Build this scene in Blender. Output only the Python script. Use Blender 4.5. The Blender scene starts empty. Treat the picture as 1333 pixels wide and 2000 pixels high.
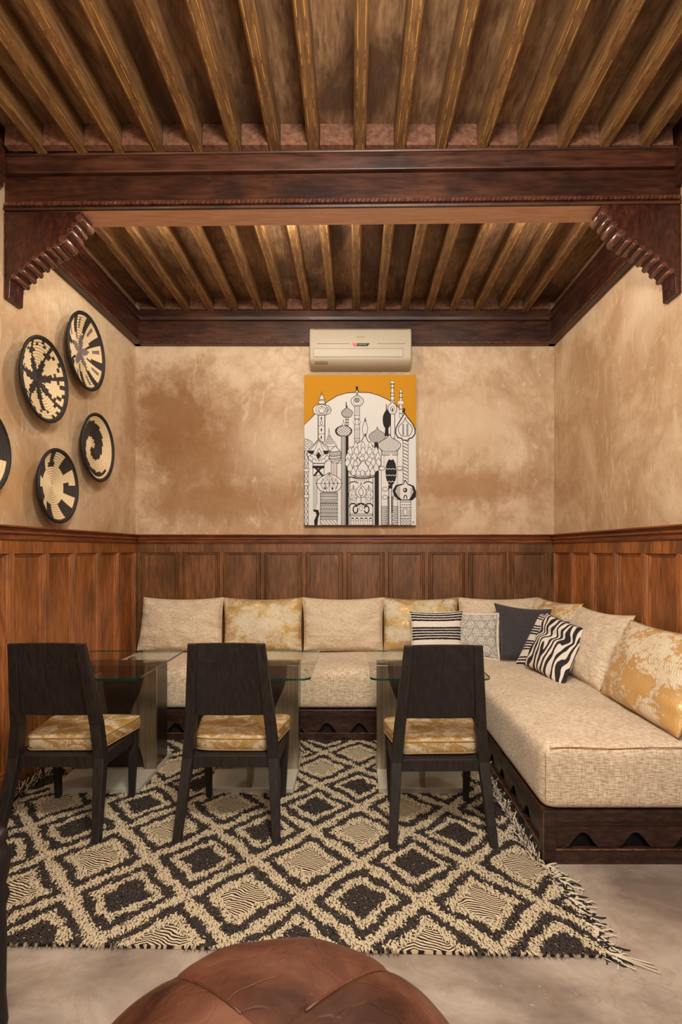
import bpy, bmesh, math, random
import numpy as np
from mathutils import Vector, Matrix, noise as mnoise

random.seed(7)
RNG = np.random.RandomState(7)
sc = bpy.context.scene
COL = sc.collection

# ------------------------------------------------------------------ camera
F, CX, CY, H = 1067.0, 692.0, 1074.0, 1.27      # focal (px), vanishing point, eye height
cam_d = bpy.data.cameras.new('camera')
cam = bpy.data.objects.new('camera', cam_d)
COL.objects.link(cam)
cam.location = (0, 0, H)
cam.rotation_euler = (math.pi / 2, 0, 0)
cam_d.sensor_fit = 'VERTICAL'
cam_d.sensor_height = 36.0
cam_d.lens = 36.0 * F / 2000.0
cam_d.shift_x = -(CX - 666.5) / 2000.0
cam_d.shift_y = (CY - 1000.0) / 2000.0
cam_d.clip_start = 0.05
sc.camera = cam

def P(px, py, Y):
    """world point at depth Y whose measured place in the photograph is px, py"""
    return Vector(((px - CX) * Y / F, Y, H - (py - CY) * Y / F))

def srgb(r, g, b):
    f = lambda c: (c / 12.92) if c <= 0.04045 else ((c + 0.055) / 1.055) ** 2.4
    return (f(r / 255.0), f(g / 255.0), f(b / 255.0), 1.0)

# ------------------------------------------------------------------ light
w = bpy.data.worlds.new('world'); sc.world = w; w.use_nodes = True
w.node_tree.nodes['Background'].inputs[0].default_value = (1.0, 0.87, 0.73, 1)
w.node_tree.nodes['Background'].inputs[1].default_value = 0.40

def area(name, loc, target, size, power, color):
    d = bpy.data.lights.new(name, 'AREA'); d.shape = 'DISK'; d.size = size
    d.energy = power; d.color = color
    o = bpy.data.objects.new(name, d); COL.objects.link(o)
    o.location = loc
    o.rotation_euler = (Vector(target) - Vector(loc)).to_track_quat('-Z', 'Y').to_euler()
    return o
def point(name, loc, power, color, r=0.06):
    d = bpy.data.lights.new(name, 'POINT'); d.energy = power; d.color = color
    d.shadow_soft_size = r
    o = bpy.data.objects.new(name, d); COL.objects.link(o); o.location = loc
    return o
point('lamp_behind_beam', (-0.32, 3.00, 3.05), 27, (1.0, 0.905, 0.78), 0.06)
point('lamp_behind_beam_right', (0.95, 3.00, 3.05), 11, (1.0, 0.905, 0.78), 0.06)
point('lamp_behind_beam_left', (-1.15, 3.00, 3.05), 10, (1.0, 0.87, 0.70), 0.06)
area('lamp_overhead_front', (0.05, 0.9, 2.75), (0.1, 3.6, 0.9), 0.40, 56, (1.0, 0.92, 0.81))
area('lamp_near_floor_wash', (0.3, -0.5, 2.4), (0.3, 2.2, 0.3), 0.8, 46, (1.0, 0.92, 0.82))
point('lamp_left_wall', (-1.45, 1.25, 2.45), 16, (1.0, 0.68, 0.38), 0.08)

sc.view_settings.view_transform = 'Standard'
sc.view_settings.look = 'None'
sc.view_settings.gamma = 1.0
sc.view_settings.use_curve_mapping = False
sc.view_settings.exposure = 0.16

# ------------------------------------------------------------------ helpers
def tag(o, label=None, cat=None, group=None, kind=None):
    if label: o['label'] = label
    if cat: o['category'] = cat
    if group: o['group'] = group
    if kind: o['kind'] = kind
    return o
def empty(name, loc=(0, 0, 0), rz=0.0, parent=None):
    o = bpy.data.objects.new(name, None); COL.objects.link(o)
    o.location = loc; o.rotation_euler = (0, 0, rz); o.empty_display_size = 0.1
    if parent: o.parent = parent
    return o
def mesh_obj(name, verts, faces, mats, parent=None, smooth=False, mi=None, loc=None):
    me = bpy.data.meshes.new(name)
    me.from_pydata([tuple(v) for v in verts], [], faces)
    if not isinstance(mats, (list, tuple)): mats = [mats]
    for m in mats: me.materials.append(m)
    if mi is not None: me.polygons.foreach_set('material_index', mi)
    if smooth: me.polygons.foreach_set('use_smooth', [True] * len(me.polygons))
    me.update()
    o = bpy.data.objects.new(name, me); COL.objects.link(o)
    if parent: o.parent = parent
    if loc is not None: o.location = loc
    return o
def bevel(o, wdt=0.004, seg=2):
    m = o.modifiers.new('bevel', 'BEVEL'); m.width = wdt; m.segments = seg; m.limit_method = 'ANGLE'
    m.angle_limit = math.radians(35)
    return o
class MB:
    def __init__(s): s.v = []; s.f = []; s.m = []
    def add(s, vs, fs, mat=0):
        n = len(s.v); s.v += [tuple(v) for v in vs]; s.f += [tuple(i + n for i in f) for f in fs]; s.m += [mat] * len(fs)
    def box(s, x0, x1, y0, y1, z0, z1, mat=0):
        s.add([(x0,y0,z0),(x1,y0,z0),(x1,y1,z0),(x0,y1,z0),(x0,y0,z1),(x1,y0,z1),(x1,y1,z1),(x0,y1,z1)],
              [(0,3,2,1),(4,5,6,7),(0,1,5,4),(1,2,6,5),(2,3,7,6),(3,0,4,7)], mat)
    def sweep(s, secs, mat=0):
        """secs: (x,y,z,wx,wy) rectangles stacked upward"""
        vs = []
        for (x, y, z, a, b) in secs:
            vs += [(x-a/2,y-b/2,z),(x+a/2,y-b/2,z),(x+a/2,y+b/2,z),(x-a/2,y+b/2,z)]
        fs = [(3,2,1,0)]
        for k in range(len(secs)-1):
            o = 4*k
            for i in range(4):
                j = (i+1) % 4
                fs.append((o+i, o+j, o+4+j, o+4+i))
        o = 4*(len(secs)-1); fs.append((o, o+1, o+2, o+3))
        s.add(vs, fs, mat)
    def prism(s, poly, d0, d1, axis='y', mat=0):
        """poly in (a,b) plane extruded from d0 to d1 along axis"""
        n = len(poly)
        mp = {'y': lambda a,b,d: (a,d,b), 'x': lambda a,b,d: (d,a,b), 'z': lambda a,b,d: (a,b,d)}[axis]
        vs = [mp(a,b,d0) for a,b in poly] + [mp(a,b,d1) for a,b in poly]
        fs = [tuple(range(n-1,-1,-1)), tuple(range(n,2*n))]
        for i in range(n):
            j = (i+1) % n
            fs.append((i, j, n+j, n+i))
        s.add(vs, fs, mat)
    def tube(s, pts, r, seg=6, mat=0, taper=None, cap=True):
        pts = [Vector(p) for p in pts]; n = len(pts); rings = []
        for i, p in enumerate(pts):
            t = (pts[min(i+1,n-1)] - pts[max(i-1,0)]).normalized()
            up = Vector((0,0,1)) if abs(t.z) < 0.9 else Vector((1,0,0))
            a = t.cross(up).normalized(); b = t.cross(a).normalized()
            rr = r * (taper(i/(n-1)) if taper else 1)
            rings.append([p + a*rr*math.cos(2*math.pi*k/seg) + b*rr*math.sin(2*math.pi*k/seg) for k in range(seg)])
        vs = [v for rg in rings for v in rg]; fs = []
        for i in range(n-1):
            for k in range(seg):
                l = (k+1) % seg
                fs.append((i*seg+k, i*seg+l, (i+1)*seg+l, (i+1)*seg+k))
        if cap:
            fs.append(tuple(range(seg-1,-1,-1))); fs.append(tuple((n-1)*seg+k for k in range(seg)))
        s.add(vs, fs, mat)
    def build(s, name, mats, parent=None, smooth=False, loc=None):
        o = mesh_obj(name, s.v, s.f, mats, parent, smooth, s.m, loc)
        bm = bmesh.new(); bm.from_mesh(o.data); bmesh.ops.recalc_face_normals(bm, faces=bm.faces); bm.to_mesh(o.data); bm.free()
        return o
def dup(o, parent=None, loc=None):
    c = o.copy(); COL.objects.link(c); c.parent = parent
    if loc is not None: c.location = loc
    return c
def copy_tree(o, parent=None):
    kids = [k for k in COL.objects if k.parent == o]
    c = dup(o, parent)
    for k in kids: copy_tree(k, c)
    return c

# ------------------------------------------------------------------ materials
class Nodes:
    def __init__(s, name, rough=0.6, spec=0.4, metallic=0.0):
        s.m = bpy.data.materials.new(name); s.m.use_nodes = True
        s.t = s.m.node_tree; s.b = s.t.nodes['Principled BSDF']
        s.b.inputs['Roughness'].default_value = rough
        s.b.inputs['Specular IOR Level'].default_value = spec
        s.b.inputs['Metallic'].default_value = metallic
    def n(s, typ, **kw):
        nd = s.t.nodes.new(typ)
        for k, v in kw.items():
            if k.startswith('i_'):
                nd.inputs[k[2:].replace('_', ' ')].default_value = v
            else: setattr(nd, k, v)
        return nd
    def l(s, a, b): s.t.links.new(a, b)
    def coord(s, kind='Object', scale=(1,1,1), rand=0.0, loc=(0,0,0), rot=(0,0,0)):
        tc = s.n('ShaderNodeTexCoord'); out = tc.outputs[kind]
        if rand:
            oi = s.n('ShaderNodeObjectInfo')
            mu = s.n('ShaderNodeMath', operation='MULTIPLY'); mu.inputs[1].default_value = rand
            s.l(oi.outputs['Random'], mu.inputs[0])
            ad = s.n('ShaderNodeVectorMath', operation='ADD')
            s.l(out, ad.inputs[0]); s.l(mu.outputs[0], ad.inputs[1]); out = ad.outputs[0]
        mp = s.n('ShaderNodeMapping'); mp.inputs['Scale'].default_value = scale
        mp.inputs['Location'].default_value = loc; mp.inputs['Rotation'].default_value = rot
        s.l(out, mp.inputs['Vector']); return mp.outputs[0]
    def noise(s, vec, scale=5, detail=5, rough=0.55, dist=0.0):
        nd = s.n('ShaderNodeTexNoise'); s.l(vec, nd.inputs['Vector'])
        nd.inputs['Scale'].default_value = scale; nd.inputs['Detail'].default_value = detail
        nd.inputs['Roughness'].default_value = rough; nd.inputs['Distortion'].default_value = dist
        return nd.outputs['Fac']
    def ramp(s, fac, stops, interp='LINEAR'):
        r = s.n('ShaderNodeValToRGB'); cr = r.color_ramp; cr.interpolation = interp
        while len(cr.elements) < len(stops): cr.elements.new(0.5)
        for e, (p, c) in zip(cr.elements, stops):
            e.position = p; e.color = c if len(c) == 4 else (*c, 1)
        s.l(fac, r.inputs[0]); return r.outputs[0]
    def mix(s, fac, a, b, mode='MIX'):
        m = s.n('ShaderNodeMix', data_type='RGBA', blend_type=mode)
        for sock, v in ((m.inputs[0], fac), (m.inputs[6], a), (m.inputs[7], b)):
            if isinstance(v, (int, float)): sock.default_value = v
            elif isinstance(v, tuple): sock.default_value = v
            else: s.l(v, sock)
        return m.outputs[2]
    def math(s, op, a, b=None, clamp=False):
        m = s.n('ShaderNodeMath', operation=op, use_clamp=clamp)
        for i, v in enumerate((a, b)):
            if v is None: continue
            if isinstance(v, (int, float)): m.inputs[i].default_value = v
            else: s.l(v, m.inputs[i])
        return m.outputs[0]
    def color(s, c): 
        if isinstance(c, tuple): s.b.inputs['Base Color'].default_value = c
        else: s.l(c, s.b.inputs['Base Color'])
    def bump(s, h, strength=0.3, dist=0.01):
        b = s.n('ShaderNodeBump'); b.inputs['Strength'].default_value = strength; b.inputs['Distance'].default_value = dist
        s.l(h, b.inputs['Height']); s.l(b.outputs[0], s.b.inputs['Normal'])
BLK = (0,0,0,1); WHT = (1,1,1,1)

def wood(name, dark, mid, light, grain=(1,1,1), rough=0.45, patch=0.6, spec=0.4, rand=7.0, coat=0.0, wear=None):
    """grain: scale vector, small along the grain"""
    N = Nodes(name, rough, spec)
    v = N.coord('Object', grain, rand)
    g = N.noise(v, 14, 8, 0.62, 0.4)
    v2 = N.coord('Object', tuple(0.22*a + 0.5 for a in grain), rand)
    pt = N.noise(v2, 3.2, 4, 0.6, 0.6)
    c = N.ramp(g, [(0.25, dark), (0.5, mid), (0.78, light)])
    pr = N.ramp(pt, [(0.36, WHT), (0.58, BLK)])
    f = N.math('MULTIPLY', pr, patch)
    c = N.mix(f, c, dark)
    if wear:
        wv = N.noise(N.coord('Object', (1,1,1), rand), 22, 6, 0.7)
        wr = N.ramp(wv, [(0.63, BLK), (0.70, WHT)])
        c = N.mix(N.math('MULTIPLY', wr, 0.55), c, wear)
    N.color(c)
    rr = N.ramp(g, [(0.3, (rough-0.08,)*3), (0.7, (rough+0.12,)*3)]); N.l(rr, N.b.inputs['Roughness'])
    N.bump(g, 0.25, 0.004)
    if coat: N.b.inputs['Coat Weight'].default_value = coat; N.b.inputs['Coat Roughness'].default_value = 0.25
    return N.m

M = {}
M['joist'] = wood('joist_wood', srgb(74,50,30), srgb(122,88,54), srgb(158,120,78), (5,0.5,5), 0.5, 0.4)
M['ceil'] = wood('ceiling_board_wood', srgb(78,54,38), srgb(140,106,74), srgb(178,140,102), (4,0.7,4), 0.6, 0.85)
M['block'] = wood('frieze_block_wood', srgb(72,42,30), srgb(120,82,62), srgb(150,108,86), (3,3,3), 0.65, 0.4)
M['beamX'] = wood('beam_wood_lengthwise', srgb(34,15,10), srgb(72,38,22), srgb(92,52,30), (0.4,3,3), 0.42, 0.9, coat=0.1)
M['beamU'] = wood('beam_wood_lit_underside', srgb(164,116,86), srgb(190,142,110), srgb(206,160,128), (0.4,4,4), 0.45, 0.15)  # painted paler than the beam: light bounced off the floor is in the colour
M['beamY'] = wood('cornice_wood_depthwise', srgb(32,14,10), srgb(64,32,20), srgb(96,52,30), (5,0.5,5), 0.42, 0.6, coat=0.1)
M['mahog'] = wood('bracket_wood', srgb(30,12,9), srgb(60,27,17), srgb(88,44,28), (3,3,1.5), 0.34, 0.5, coat=0.25)
M['roll'] = wood('bracket_roll_wood', srgb(52,26,18), srgb(88,50,36), srgb(122,78,58), (3,1,3), 0.30, 0.3, coat=0.3)
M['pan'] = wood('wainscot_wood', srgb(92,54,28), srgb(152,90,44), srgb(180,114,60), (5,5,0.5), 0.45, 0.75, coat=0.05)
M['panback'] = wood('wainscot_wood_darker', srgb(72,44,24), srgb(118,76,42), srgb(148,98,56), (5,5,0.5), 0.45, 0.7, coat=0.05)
M['capX'] = wood('wainscot_cap_wood', srgb(60,28,14), srgb(120,62,28), srgb(156,88,44), (0.5,6,6), 0.4, 0.5, coat=0.15)
M['capY'] = wood('wainscot_cap_side_wood', srgb(66,32,16), srgb(128,68,32), srgb(162,94,48), (6,0.5,6), 0.4, 0.5, coat=0.15)
M['wenge'] = wood('wenge_wood', srgb(22,17,16), srgb(33,26,24), srgb(44,36,32), (5,5,0.7), 0.5, 0.2, coat=0.0)
M['bench'] = wood('bench_base_wood', srgb(26,15,12), srgb(52,32,25), srgb(78,52,40), (1.5,1.5,4), 0.38, 0.3, coat=0.15, wear=None)
M['worn'] = wood('bench_edge_worn_wood', srgb(46,28,20), srgb(90,60,42), srgb(150,104,70), (2,2,2), 0.45, 0.3)

def gold_line():
    N = Nodes('joist_gold_line', 0.4, 0.5)
    f = N.noise(N.coord('Object', (1,1,1), 9.0), 9, 5, 0.7)
    r = N.ramp(f, [(0.44, BLK), (0.54, WHT)])
    N.color(N.mix(r, srgb(96,62,32), srgb(196,148,66))); return N.m
M['gold_line'] = gold_line()

def plaster(name, base, lite, dark, stains=()):
    N = Nodes(name, 0.62, 0.3)
    v = N.coord('Object')
    n1 = N.noise(v, 1.5, 8, 0.62, 0.6)
    c = N.ramp(n1, [(0.38, dark), (0.5, base), (0.62, lite)])
    n2 = N.noise(v, 9, 8, 0.7, 0.8)
    c = N.mix(N.math('MULTIPLY', N.ramp(n2, [(0.45, BLK), (0.62, WHT)]), 0.42), c, dark)
    n3 = N.noise(N.coord('Object', (3,3,1)), 5, 8, 0.75, 1.2)
    c = N.mix(N.math('MULTIPLY', N.ramp(n3, [(0.54, BLK), (0.66, WHT)]), 0.5), c, srgb(222,204,178))
    rag = N.noise(v, 3.2, 9, 0.68, 0.5)
    for (cx, cy, cz, rx, ry, rz, col, amt) in stains:     # damp stains and patches with their own place
        vm = N.coord('Object', (1/rx, 1/ry, 1/rz), 0, (-cx/rx, -cy/ry, -cz/rz))
        le = N.n('ShaderNodeVectorMath', operation='LENGTH'); N.l(vm, le.inputs[0])
        d = N.math('SUBTRACT', le.outputs['Value'], N.math('MULTIPLY', N.math('ADD', rag, N.math('MULTIPLY', n2, 0.4)), 1.6))
        m = N.ramp(N.math('ADD', d, 1.12), [(0.35, WHT), (1.0, BLK)])
        c = N.mix(N.math('MULTIPLY', m, amt), c, col)
    N.color(c)
    N.bump(N.noise(v, 14, 9, 0.7, 0.4), 0.28, 0.008)
    N.l(N.ramp(n2, [(0.3, (0.5,)*3), (0.7, (0.72,)*3)]), N.b.inputs['Roughness'])
    return N.m
PB, PL, PD = srgb(190,162,130), srgb(206,184,156), srgb(166,134,102)
M['plaster_back'] = plaster('plaster_back_wall', PB, PL, PD, [
    (-1.45, 4.41, 2.35, 0.55, 1, 0.50, srgb(134,92,54), 0.85), (-1.25, 4.41, 2.0, 0.55, 1, 0.35, srgb(140,98,58), 0.7),
    (0.85, 4.41, 1.78, 0.75, 1, 0.20, srgb(154,114,76), 0.8), (-1.2, 4.41, 1.66, 0.9, 1, 0.20, srgb(150,108,68), 0.75),
    (0.95, 4.41, 2.30, 0.55, 1, 0.30, srgb(206,182,154), 0.6), (-0.7, 4.41, 2.10, 0.35, 1, 0.30, srgb(206,182,154), 0.5),
    (0.0, 4.41, 1.43, 1.9, 1, 0.05, srgb(190,140,84), 0.35)])
M['plaster_side'] = plaster('plaster_side_walls', srgb(194,164,130), srgb(212,188,156), srgb(174,140,104), [
    (-1.766, 2.7, 1.62, 1, 0.5, 0.2, srgb(190,138,72), 0.5), (-1.766, 4.3, 2.3, 1, 0.2, 0.6, srgb(166,124,84), 0.4),
    (1.6175, 3.0, 2.75, 1, 0.35, 0.5, srgb(214,192,166), 0.5), (1.6175, 2.4, 2.2, 1, 0.3, 0.9, srgb(196,140,76), 0.35)])

def concrete():
    N = Nodes('concrete_floor', 0.42, 0.45)
    v = N.coord('Object')
    a = N.noise(v, 1.8, 9, 0.65, 0.6)
    c = N.ramp(a, [(0.38, srgb(118,104,94)), (0.5, srgb(150,135,122)), (0.62, srgb(178,164,150))])
    b = N.noise(v, 7, 9, 0.75, 1.0)
    c = N.mix(N.math('MULTIPLY', N.ramp(b, [(0.5, BLK), (0.64, WHT)]), 0.5), c, srgb(146,122,102))
    s2 = N.noise(v, 45, 4, 0.6)
    c = N.mix(N.math('MULTIPLY', N.ramp(s2, [(0.66, BLK), (0.72, WHT)]), 0.35), c, srgb(214,200,182))
    vo = N.n('ShaderNodeTexVoronoi', feature='DISTANCE_TO_EDGE'); vo.inputs['Scale'].default_value = 1.3
    dv = N.n('ShaderNodeVectorMath', operation='ADD'); N.l(v, dv.inputs[0])
    nn = N.n('ShaderNodeTexNoise'); nn.inputs['Scale'].default_value = 4; N.l(v, nn.inputs['Vector']); N.l(nn.outputs['Color'], dv.inputs[1])
    N.l(dv.outputs[0], vo.inputs['Vector'])
    c = N.mix(N.math('MULTIPLY', N.ramp(vo.outputs['Distance'], [(0.0, WHT), (0.006, BLK)]), 0.25), c, srgb(116,88,66))
    N.color(c); N.l(N.ramp(b, [(0.3, (0.34,)*3), (0.7, (0.6,)*3)]), N.b.inputs['Roughness'])
    N.bump(a, 0.08, 0.01)
    return N.m
M['floor'] = concrete()

def linen(name, base, dark, lite, sx=25.0, sy=140.0, contrast=0.09, fold=0.0):
    """slubby woven cloth; sx, sy: thread frequencies along and across"""
    N = Nodes(name, 0.85, 0.2)
    N.b.inputs['Sheen Weight'].default_value = 0.2
    a = N.noise(N.coord('UV', (sx, sy, 1), 3.0), 1, 3, 0.6)
    b = N.noise(N.coord('UV', (sy, sx*0.8, 1), 3.0), 1, 3, 0.6)
    m = N.math('ADD', N.math('MULTIPLY', a, 0.62), N.math('MULTIPLY', b, 0.38))
    c = N.ramp(m, [(0.5-contrast, dark), (0.5, base), (0.5+contrast, lite)])
    big = N.noise(N.coord('UV', (1,1,1), 3.0), 4, 4, 0.6)
    c = N.mix(N.math('MULTIPLY', N.ramp(big, [(0.4, BLK), (0.65, WHT)]), 0.35), c, dark)
    N.color(c)
    h = m
    if fold: h = N.math('ADD', m, N.math('MULTIPLY', N.noise(N.coord('UV', (3,5,1), 5.0), 2.2, 4, 0.6, 1.2), fold))
    N.bump(h, 0.8, 0.006); return N.m
M['cream'] = linen('cream_slub_linen', srgb(220,200,172), srgb(190,166,134), srgb(236,220,196), 24, 110, 0.14, 3.2)
M['chenille'] = linen('cream_chenille', srgb(214,192,164), srgb(172,146,116), srgb(236,220,194), 34, 210, 0.11)

def damask(name, gold, pale, scale=1.0, thr=0.5, blossoms=False, shine=0.35, soft=0.06, fine=0.5, vscale=40, vamt=0.10):
    N = Nodes(name, 0.5, 0.4)
    v = N.coord('UV', (scale, scale, 1), 3.0)
    n1 = N.noise(v, 3.2, 3, 0.55, 0.8)
    vo = N.n('ShaderNodeTexVoronoi', feature='F1'); vo.inputs['Scale'].default_value = vscale
    N.l(v, vo.inputs['Vector'])
    n2 = N.noise(v, 22, 4, 0.7, 1.5)
    m = N.math('ADD', n1, N.math('MULTIPLY', N.math('SUBTRACT', n2, 0.5), fine))
    m = N.math('SUBTRACT', m, N.math('MULTIPLY', vo.outputs['Distance'], vamt))
    f = N.ramp(m, [(thr-soft, BLK), (thr+soft, WHT)])
    rip = N.n('ShaderNodeTexWave', wave_type='BANDS'); rip.inputs['Scale'].default_value = 14; rip.inputs['Distortion'].default_value = 9
    rip.inputs['Detail'].default_value = 3; N.l(v, rip.inputs['Vector'])
    pl = N.mix(N.math('MULTIPLY', rip.outputs['Fac'], 0.7), pale, tuple(0.62*a for a in pale[:3]) + (1,))
    N.color(N.mix(f, gold, pl))
    N.l(N.ramp(f, [(0, (0.34,)*3), (1, (0.7,)*3)]), N.b.inputs['Roughness'])
    N.l(N.math('MULTIPLY', N.math('SUBTRACT', 1.0, f), shine), N.b.inputs['Metallic'])
    N.bump(N.math('ADD', f, N.math('MULTIPLY', rip.outputs['Fac'], 0.4)), 0.4, 0.003)
    return N.m
M['damask'] = damask('gold_cream_damask', srgb(198,166,104), srgb(224,210,182), 1.2, 0.44, shine=0.3, soft=0.07, fine=0.9)
M['damask2'] = damask('gold_blossom_damask', srgb(200,158,98), srgb(226,208,178), 1.1, 0.37, True, 0.10, soft=0.035, fine=0.55, vscale=20, vamt=0.26)
M['damask_seat'] = damask('seat_pad_damask', srgb(166,128,68), srgb(208,188,156), 2.6, 0.47, False, 0.12, soft=0.05, fine=0.8)

def stripes(name, bands, weave=True):
    """bands: list of (pos, colour) constant ramp along V"""
    N = Nodes(name, 0.85, 0.2)
    s = N.n('ShaderNodeSeparateXYZ'); N.l(N.coord('UV'), s.inputs[0])
    a = N.noise(N.coord('UV', (6, 6, 1)), 3, 2)
    v = N.math('ADD', s.outputs[1], N.math('MULTIPLY', N.math('SUBTRACT', a, 0.5), 0.02))
    N.color(N.ramp(v, bands, 'CONSTANT'))
    N.bump(N.noise(N.coord('UV', (120, 120, 1)), 3, 2), 0.5, 0.002); return N.m
def band_list(spec, c0, c1):
    out = []; p = 0.0
    for i, wd in enumerate(spec):
        out.append((p, c0 if i % 2 == 0 else c1)); p += wd
    k = 1.0 / p
    return [(a*k, c) for a, c in out]
CH, IV = srgb(44,40,42), srgb(226,216,204)
M['stripeA'] = stripes('striped_cushion_cotton', band_list([2,.9,2,.9,2,.9,2,7.5, 2,.9,2,.9,2,.9,2,.9,2,6.5,2,.9,2,.9,2,.9,1.6], CH, IV)[:32])
M['stripeB'] = stripes('striped_cushion_cotton_light', band_list([1.2,.9,1.2,.9,1.2,5, 1.2,.9,1.2,.9,1.2,.9,1.2,5,1.2,.9,1.2,.9,1.2,.9,1.2,5,1.2,.9,1.2,.9,1.2], CH, IV)[:32])

def zebra():
    N = Nodes('zebra_print_cotton', 0.8, 0.25)
    v = N.coord('UV', (1.0, 0.55, 1), 0, (0.3,0,0), (0,0,0.35))
    wv = N.n('ShaderNodeTexWave', wave_type='BANDS', bands_direction='X'); wv.inputs['Scale'].default_value = 2.9
    wv.inputs['Distortion'].default_value = 8.5; wv.inputs['Detail'].default_value = 1.2; wv.inputs['Detail Scale'].default_value = 1.4
    N.l(v, wv.inputs['Vector'])
    N.color(N.ramp(wv.outputs['Fac'], [(0.46, CH), (0.53, IV)]))
    N.bump(N.noise(N.coord('UV', (120,120,1)), 3, 2), 0.4, 0.002); return N.m
M['zebra'] = zebra()
def geo():
    N = Nodes('grey_triangle_print', 0.85, 0.2)
    s = N.n('ShaderNodeSeparateXYZ'); N.l(N.coord('UV', (26,26,1)), s.inputs[0])
    acc = None
    for (a, b, fr) in ((0.0, 1.0, 1), (0.866, 0.5, 1), (0.866, -0.5, 1), (0.0,1.0,.25), (.866,.5,.25),(.866,-.5,.25)):
        d = N.math('ADD', N.math('MULTIPLY', s.outputs[0], a*fr*.8), N.math('MULTIPLY', s.outputs[1], b*fr*.8))
        fr_ = N.math('ABSOLUTE', N.math('SUBTRACT', N.math('FRACT', d), 0.5))
        ln = N.math('LESS_THAN', fr_, 0.13 if fr == 1 else 0.07)
        acc = ln if acc is None else N.math('MAXIMUM', acc, ln)
    nz = N.ramp(N.noise(N.coord('UV', (1,1,1)), 30, 3), [(0.3, BLK), (0.6, WHT)])
    N.color(N.mix(N.math('MULTIPLY', acc, nz), srgb(212,204,192), srgb(136,130,126))); return N.m
M['geo'] = geo()
def plain(name, c, rough=0.6, spec=0.4, metal=0.0, bump=None):
    N = Nodes(name, rough, spec, metal); N.color(c)
    if bump: N.bump(N.noise(N.coord('Object'), bump[0], 4), bump[1], 0.003)
    return N.m
M['char'] = linen('charcoal_cotton', srgb(60,57,60), srgb(52,49,52), srgb(70,66,70), 60, 90, 0.12, 0.8)
M['flange'] = plain('pale_linen_flange', srgb(214,204,188), 0.85, 0.2)
M['black'] = plain('black_paint', srgb(28,25,24), 0.6)
M['dark_void'] = plain('void_shade_board', srgb(20,14,12), 0.7)  # near-black colour stands in for the shade inside the bench bases
M['piping'] = plain('cream_piping', srgb(206,180,140), 0.8)
M['pipingg'] = plain('gold_piping', srgb(150,120,76), 0.8)

def steel():
    N = Nodes('brushed_steel', 0.30, 0.5, 0.9)
    v = N.coord('Object', (1,1,0.05), 4.0)
    n = N.noise(v, 60, 5, 0.6)
    p = N.noise(N.coord('Object', (1,1,1), 5), 5, 4, 0.6)
    c = N.ramp(n, [(0.3, srgb(128,116,98)), (0.7, srgb(172,158,138))])
    c = N.mix(N.math('MULTIPLY', N.ramp(p, [(0.4, BLK), (0.7, WHT)]), 0.5), c, srgb(112,94,72))
    N.color(c); N.bump(n, 0.1, 0.002); return N.m
M['steel'] = steel()
def glass():
    m = bpy.data.materials.new('clear_table_glass'); m.use_nodes = True; t = m.node_tree
    for n in list(t.nodes): t.nodes.remove(n)
    out = t.nodes.new('ShaderNodeOutputMaterial'); mx = t.nodes.new('ShaderNodeMixShader')
    tr = t.nodes.new('ShaderNodeBsdfTransparent'); tr.inputs[0].default_value = (0.93, 0.965, 0.945, 1)
    gl = t.nodes.new('ShaderNodeBsdfGlossy'); gl.inputs['Roughness'].default_value = 0.02
    fr = t.nodes.new('ShaderNodeFresnel'); fr.inputs[0].default_value = 1.38
    ge = t.nodes.new('ShaderNodeNewGeometry'); inv = t.nodes.new('ShaderNodeMath'); inv.operation = 'SUBTRACT'; inv.inputs[0].default_value = 1.0
    mu = t.nodes.new('ShaderNodeMath'); mu.operation = 'MULTIPLY'
    t.links.new(ge.outputs['Backfacing'], inv.inputs[1]); t.links.new(fr.outputs[0], mu.inputs[0]); t.links.new(inv.outputs[0], mu.inputs[1])
    t.links.new(mu.outputs[0], mx.inputs[0]); t.links.new(tr.outputs[0], mx.inputs[1]); t.links.new(gl.outputs[0], mx.inputs[2])
    t.links.new(mx.outputs[0], out.inputs[0]); return m
M['glass'] = glass()
def gedge():
    N = Nodes('green_glass_edge', 0.08, 0.8); N.color(srgb(16,62,54))
    N.b.inputs['Transmission Weight'].default_value = 0.35; return N.m
M['glass_edge'] = gedge()
M['ac'] = plain('aged_cream_plastic', srgb(176,165,144), 0.45, 0.4)
M['acd'] = plain('grey_plastic', srgb(140,130,112), 0.5)
M['canvas_w'] = plain('canvas_white', srgb(206,204,202), 0.8, 0.2)
M['ochre'] = plain('ochre_paint', srgb(186,130,20), 0.7, 0.2)
M['ink'] = plain('black_ink', srgb(30,27,27), 0.7, 0.2)
M['red'] = plain('dark_red_print', srgb(150,60,50), 0.5)

def vcol(name, rough=0.85, bump=0.0):
    N = Nodes(name, rough, 0.2)
    a = N.n('ShaderNodeAttribute'); a.attribute_name = 'Col'
    c = N.mix(N.math('MULTIPLY', N.noise(N.coord('Object'), 120, 3), 0.35), a.outputs['Color'], (0.12,0.08,0.05,1))
    N.color(c)
    if bump: N.bump(N.noise(N.coord('Object'), 160, 3), bump, 0.003)
    return N.m
M['raffia'] = vcol('woven_raffia', 0.7, 0.6)
M['pile'] = vcol('wool_pile', 0.95)

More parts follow.
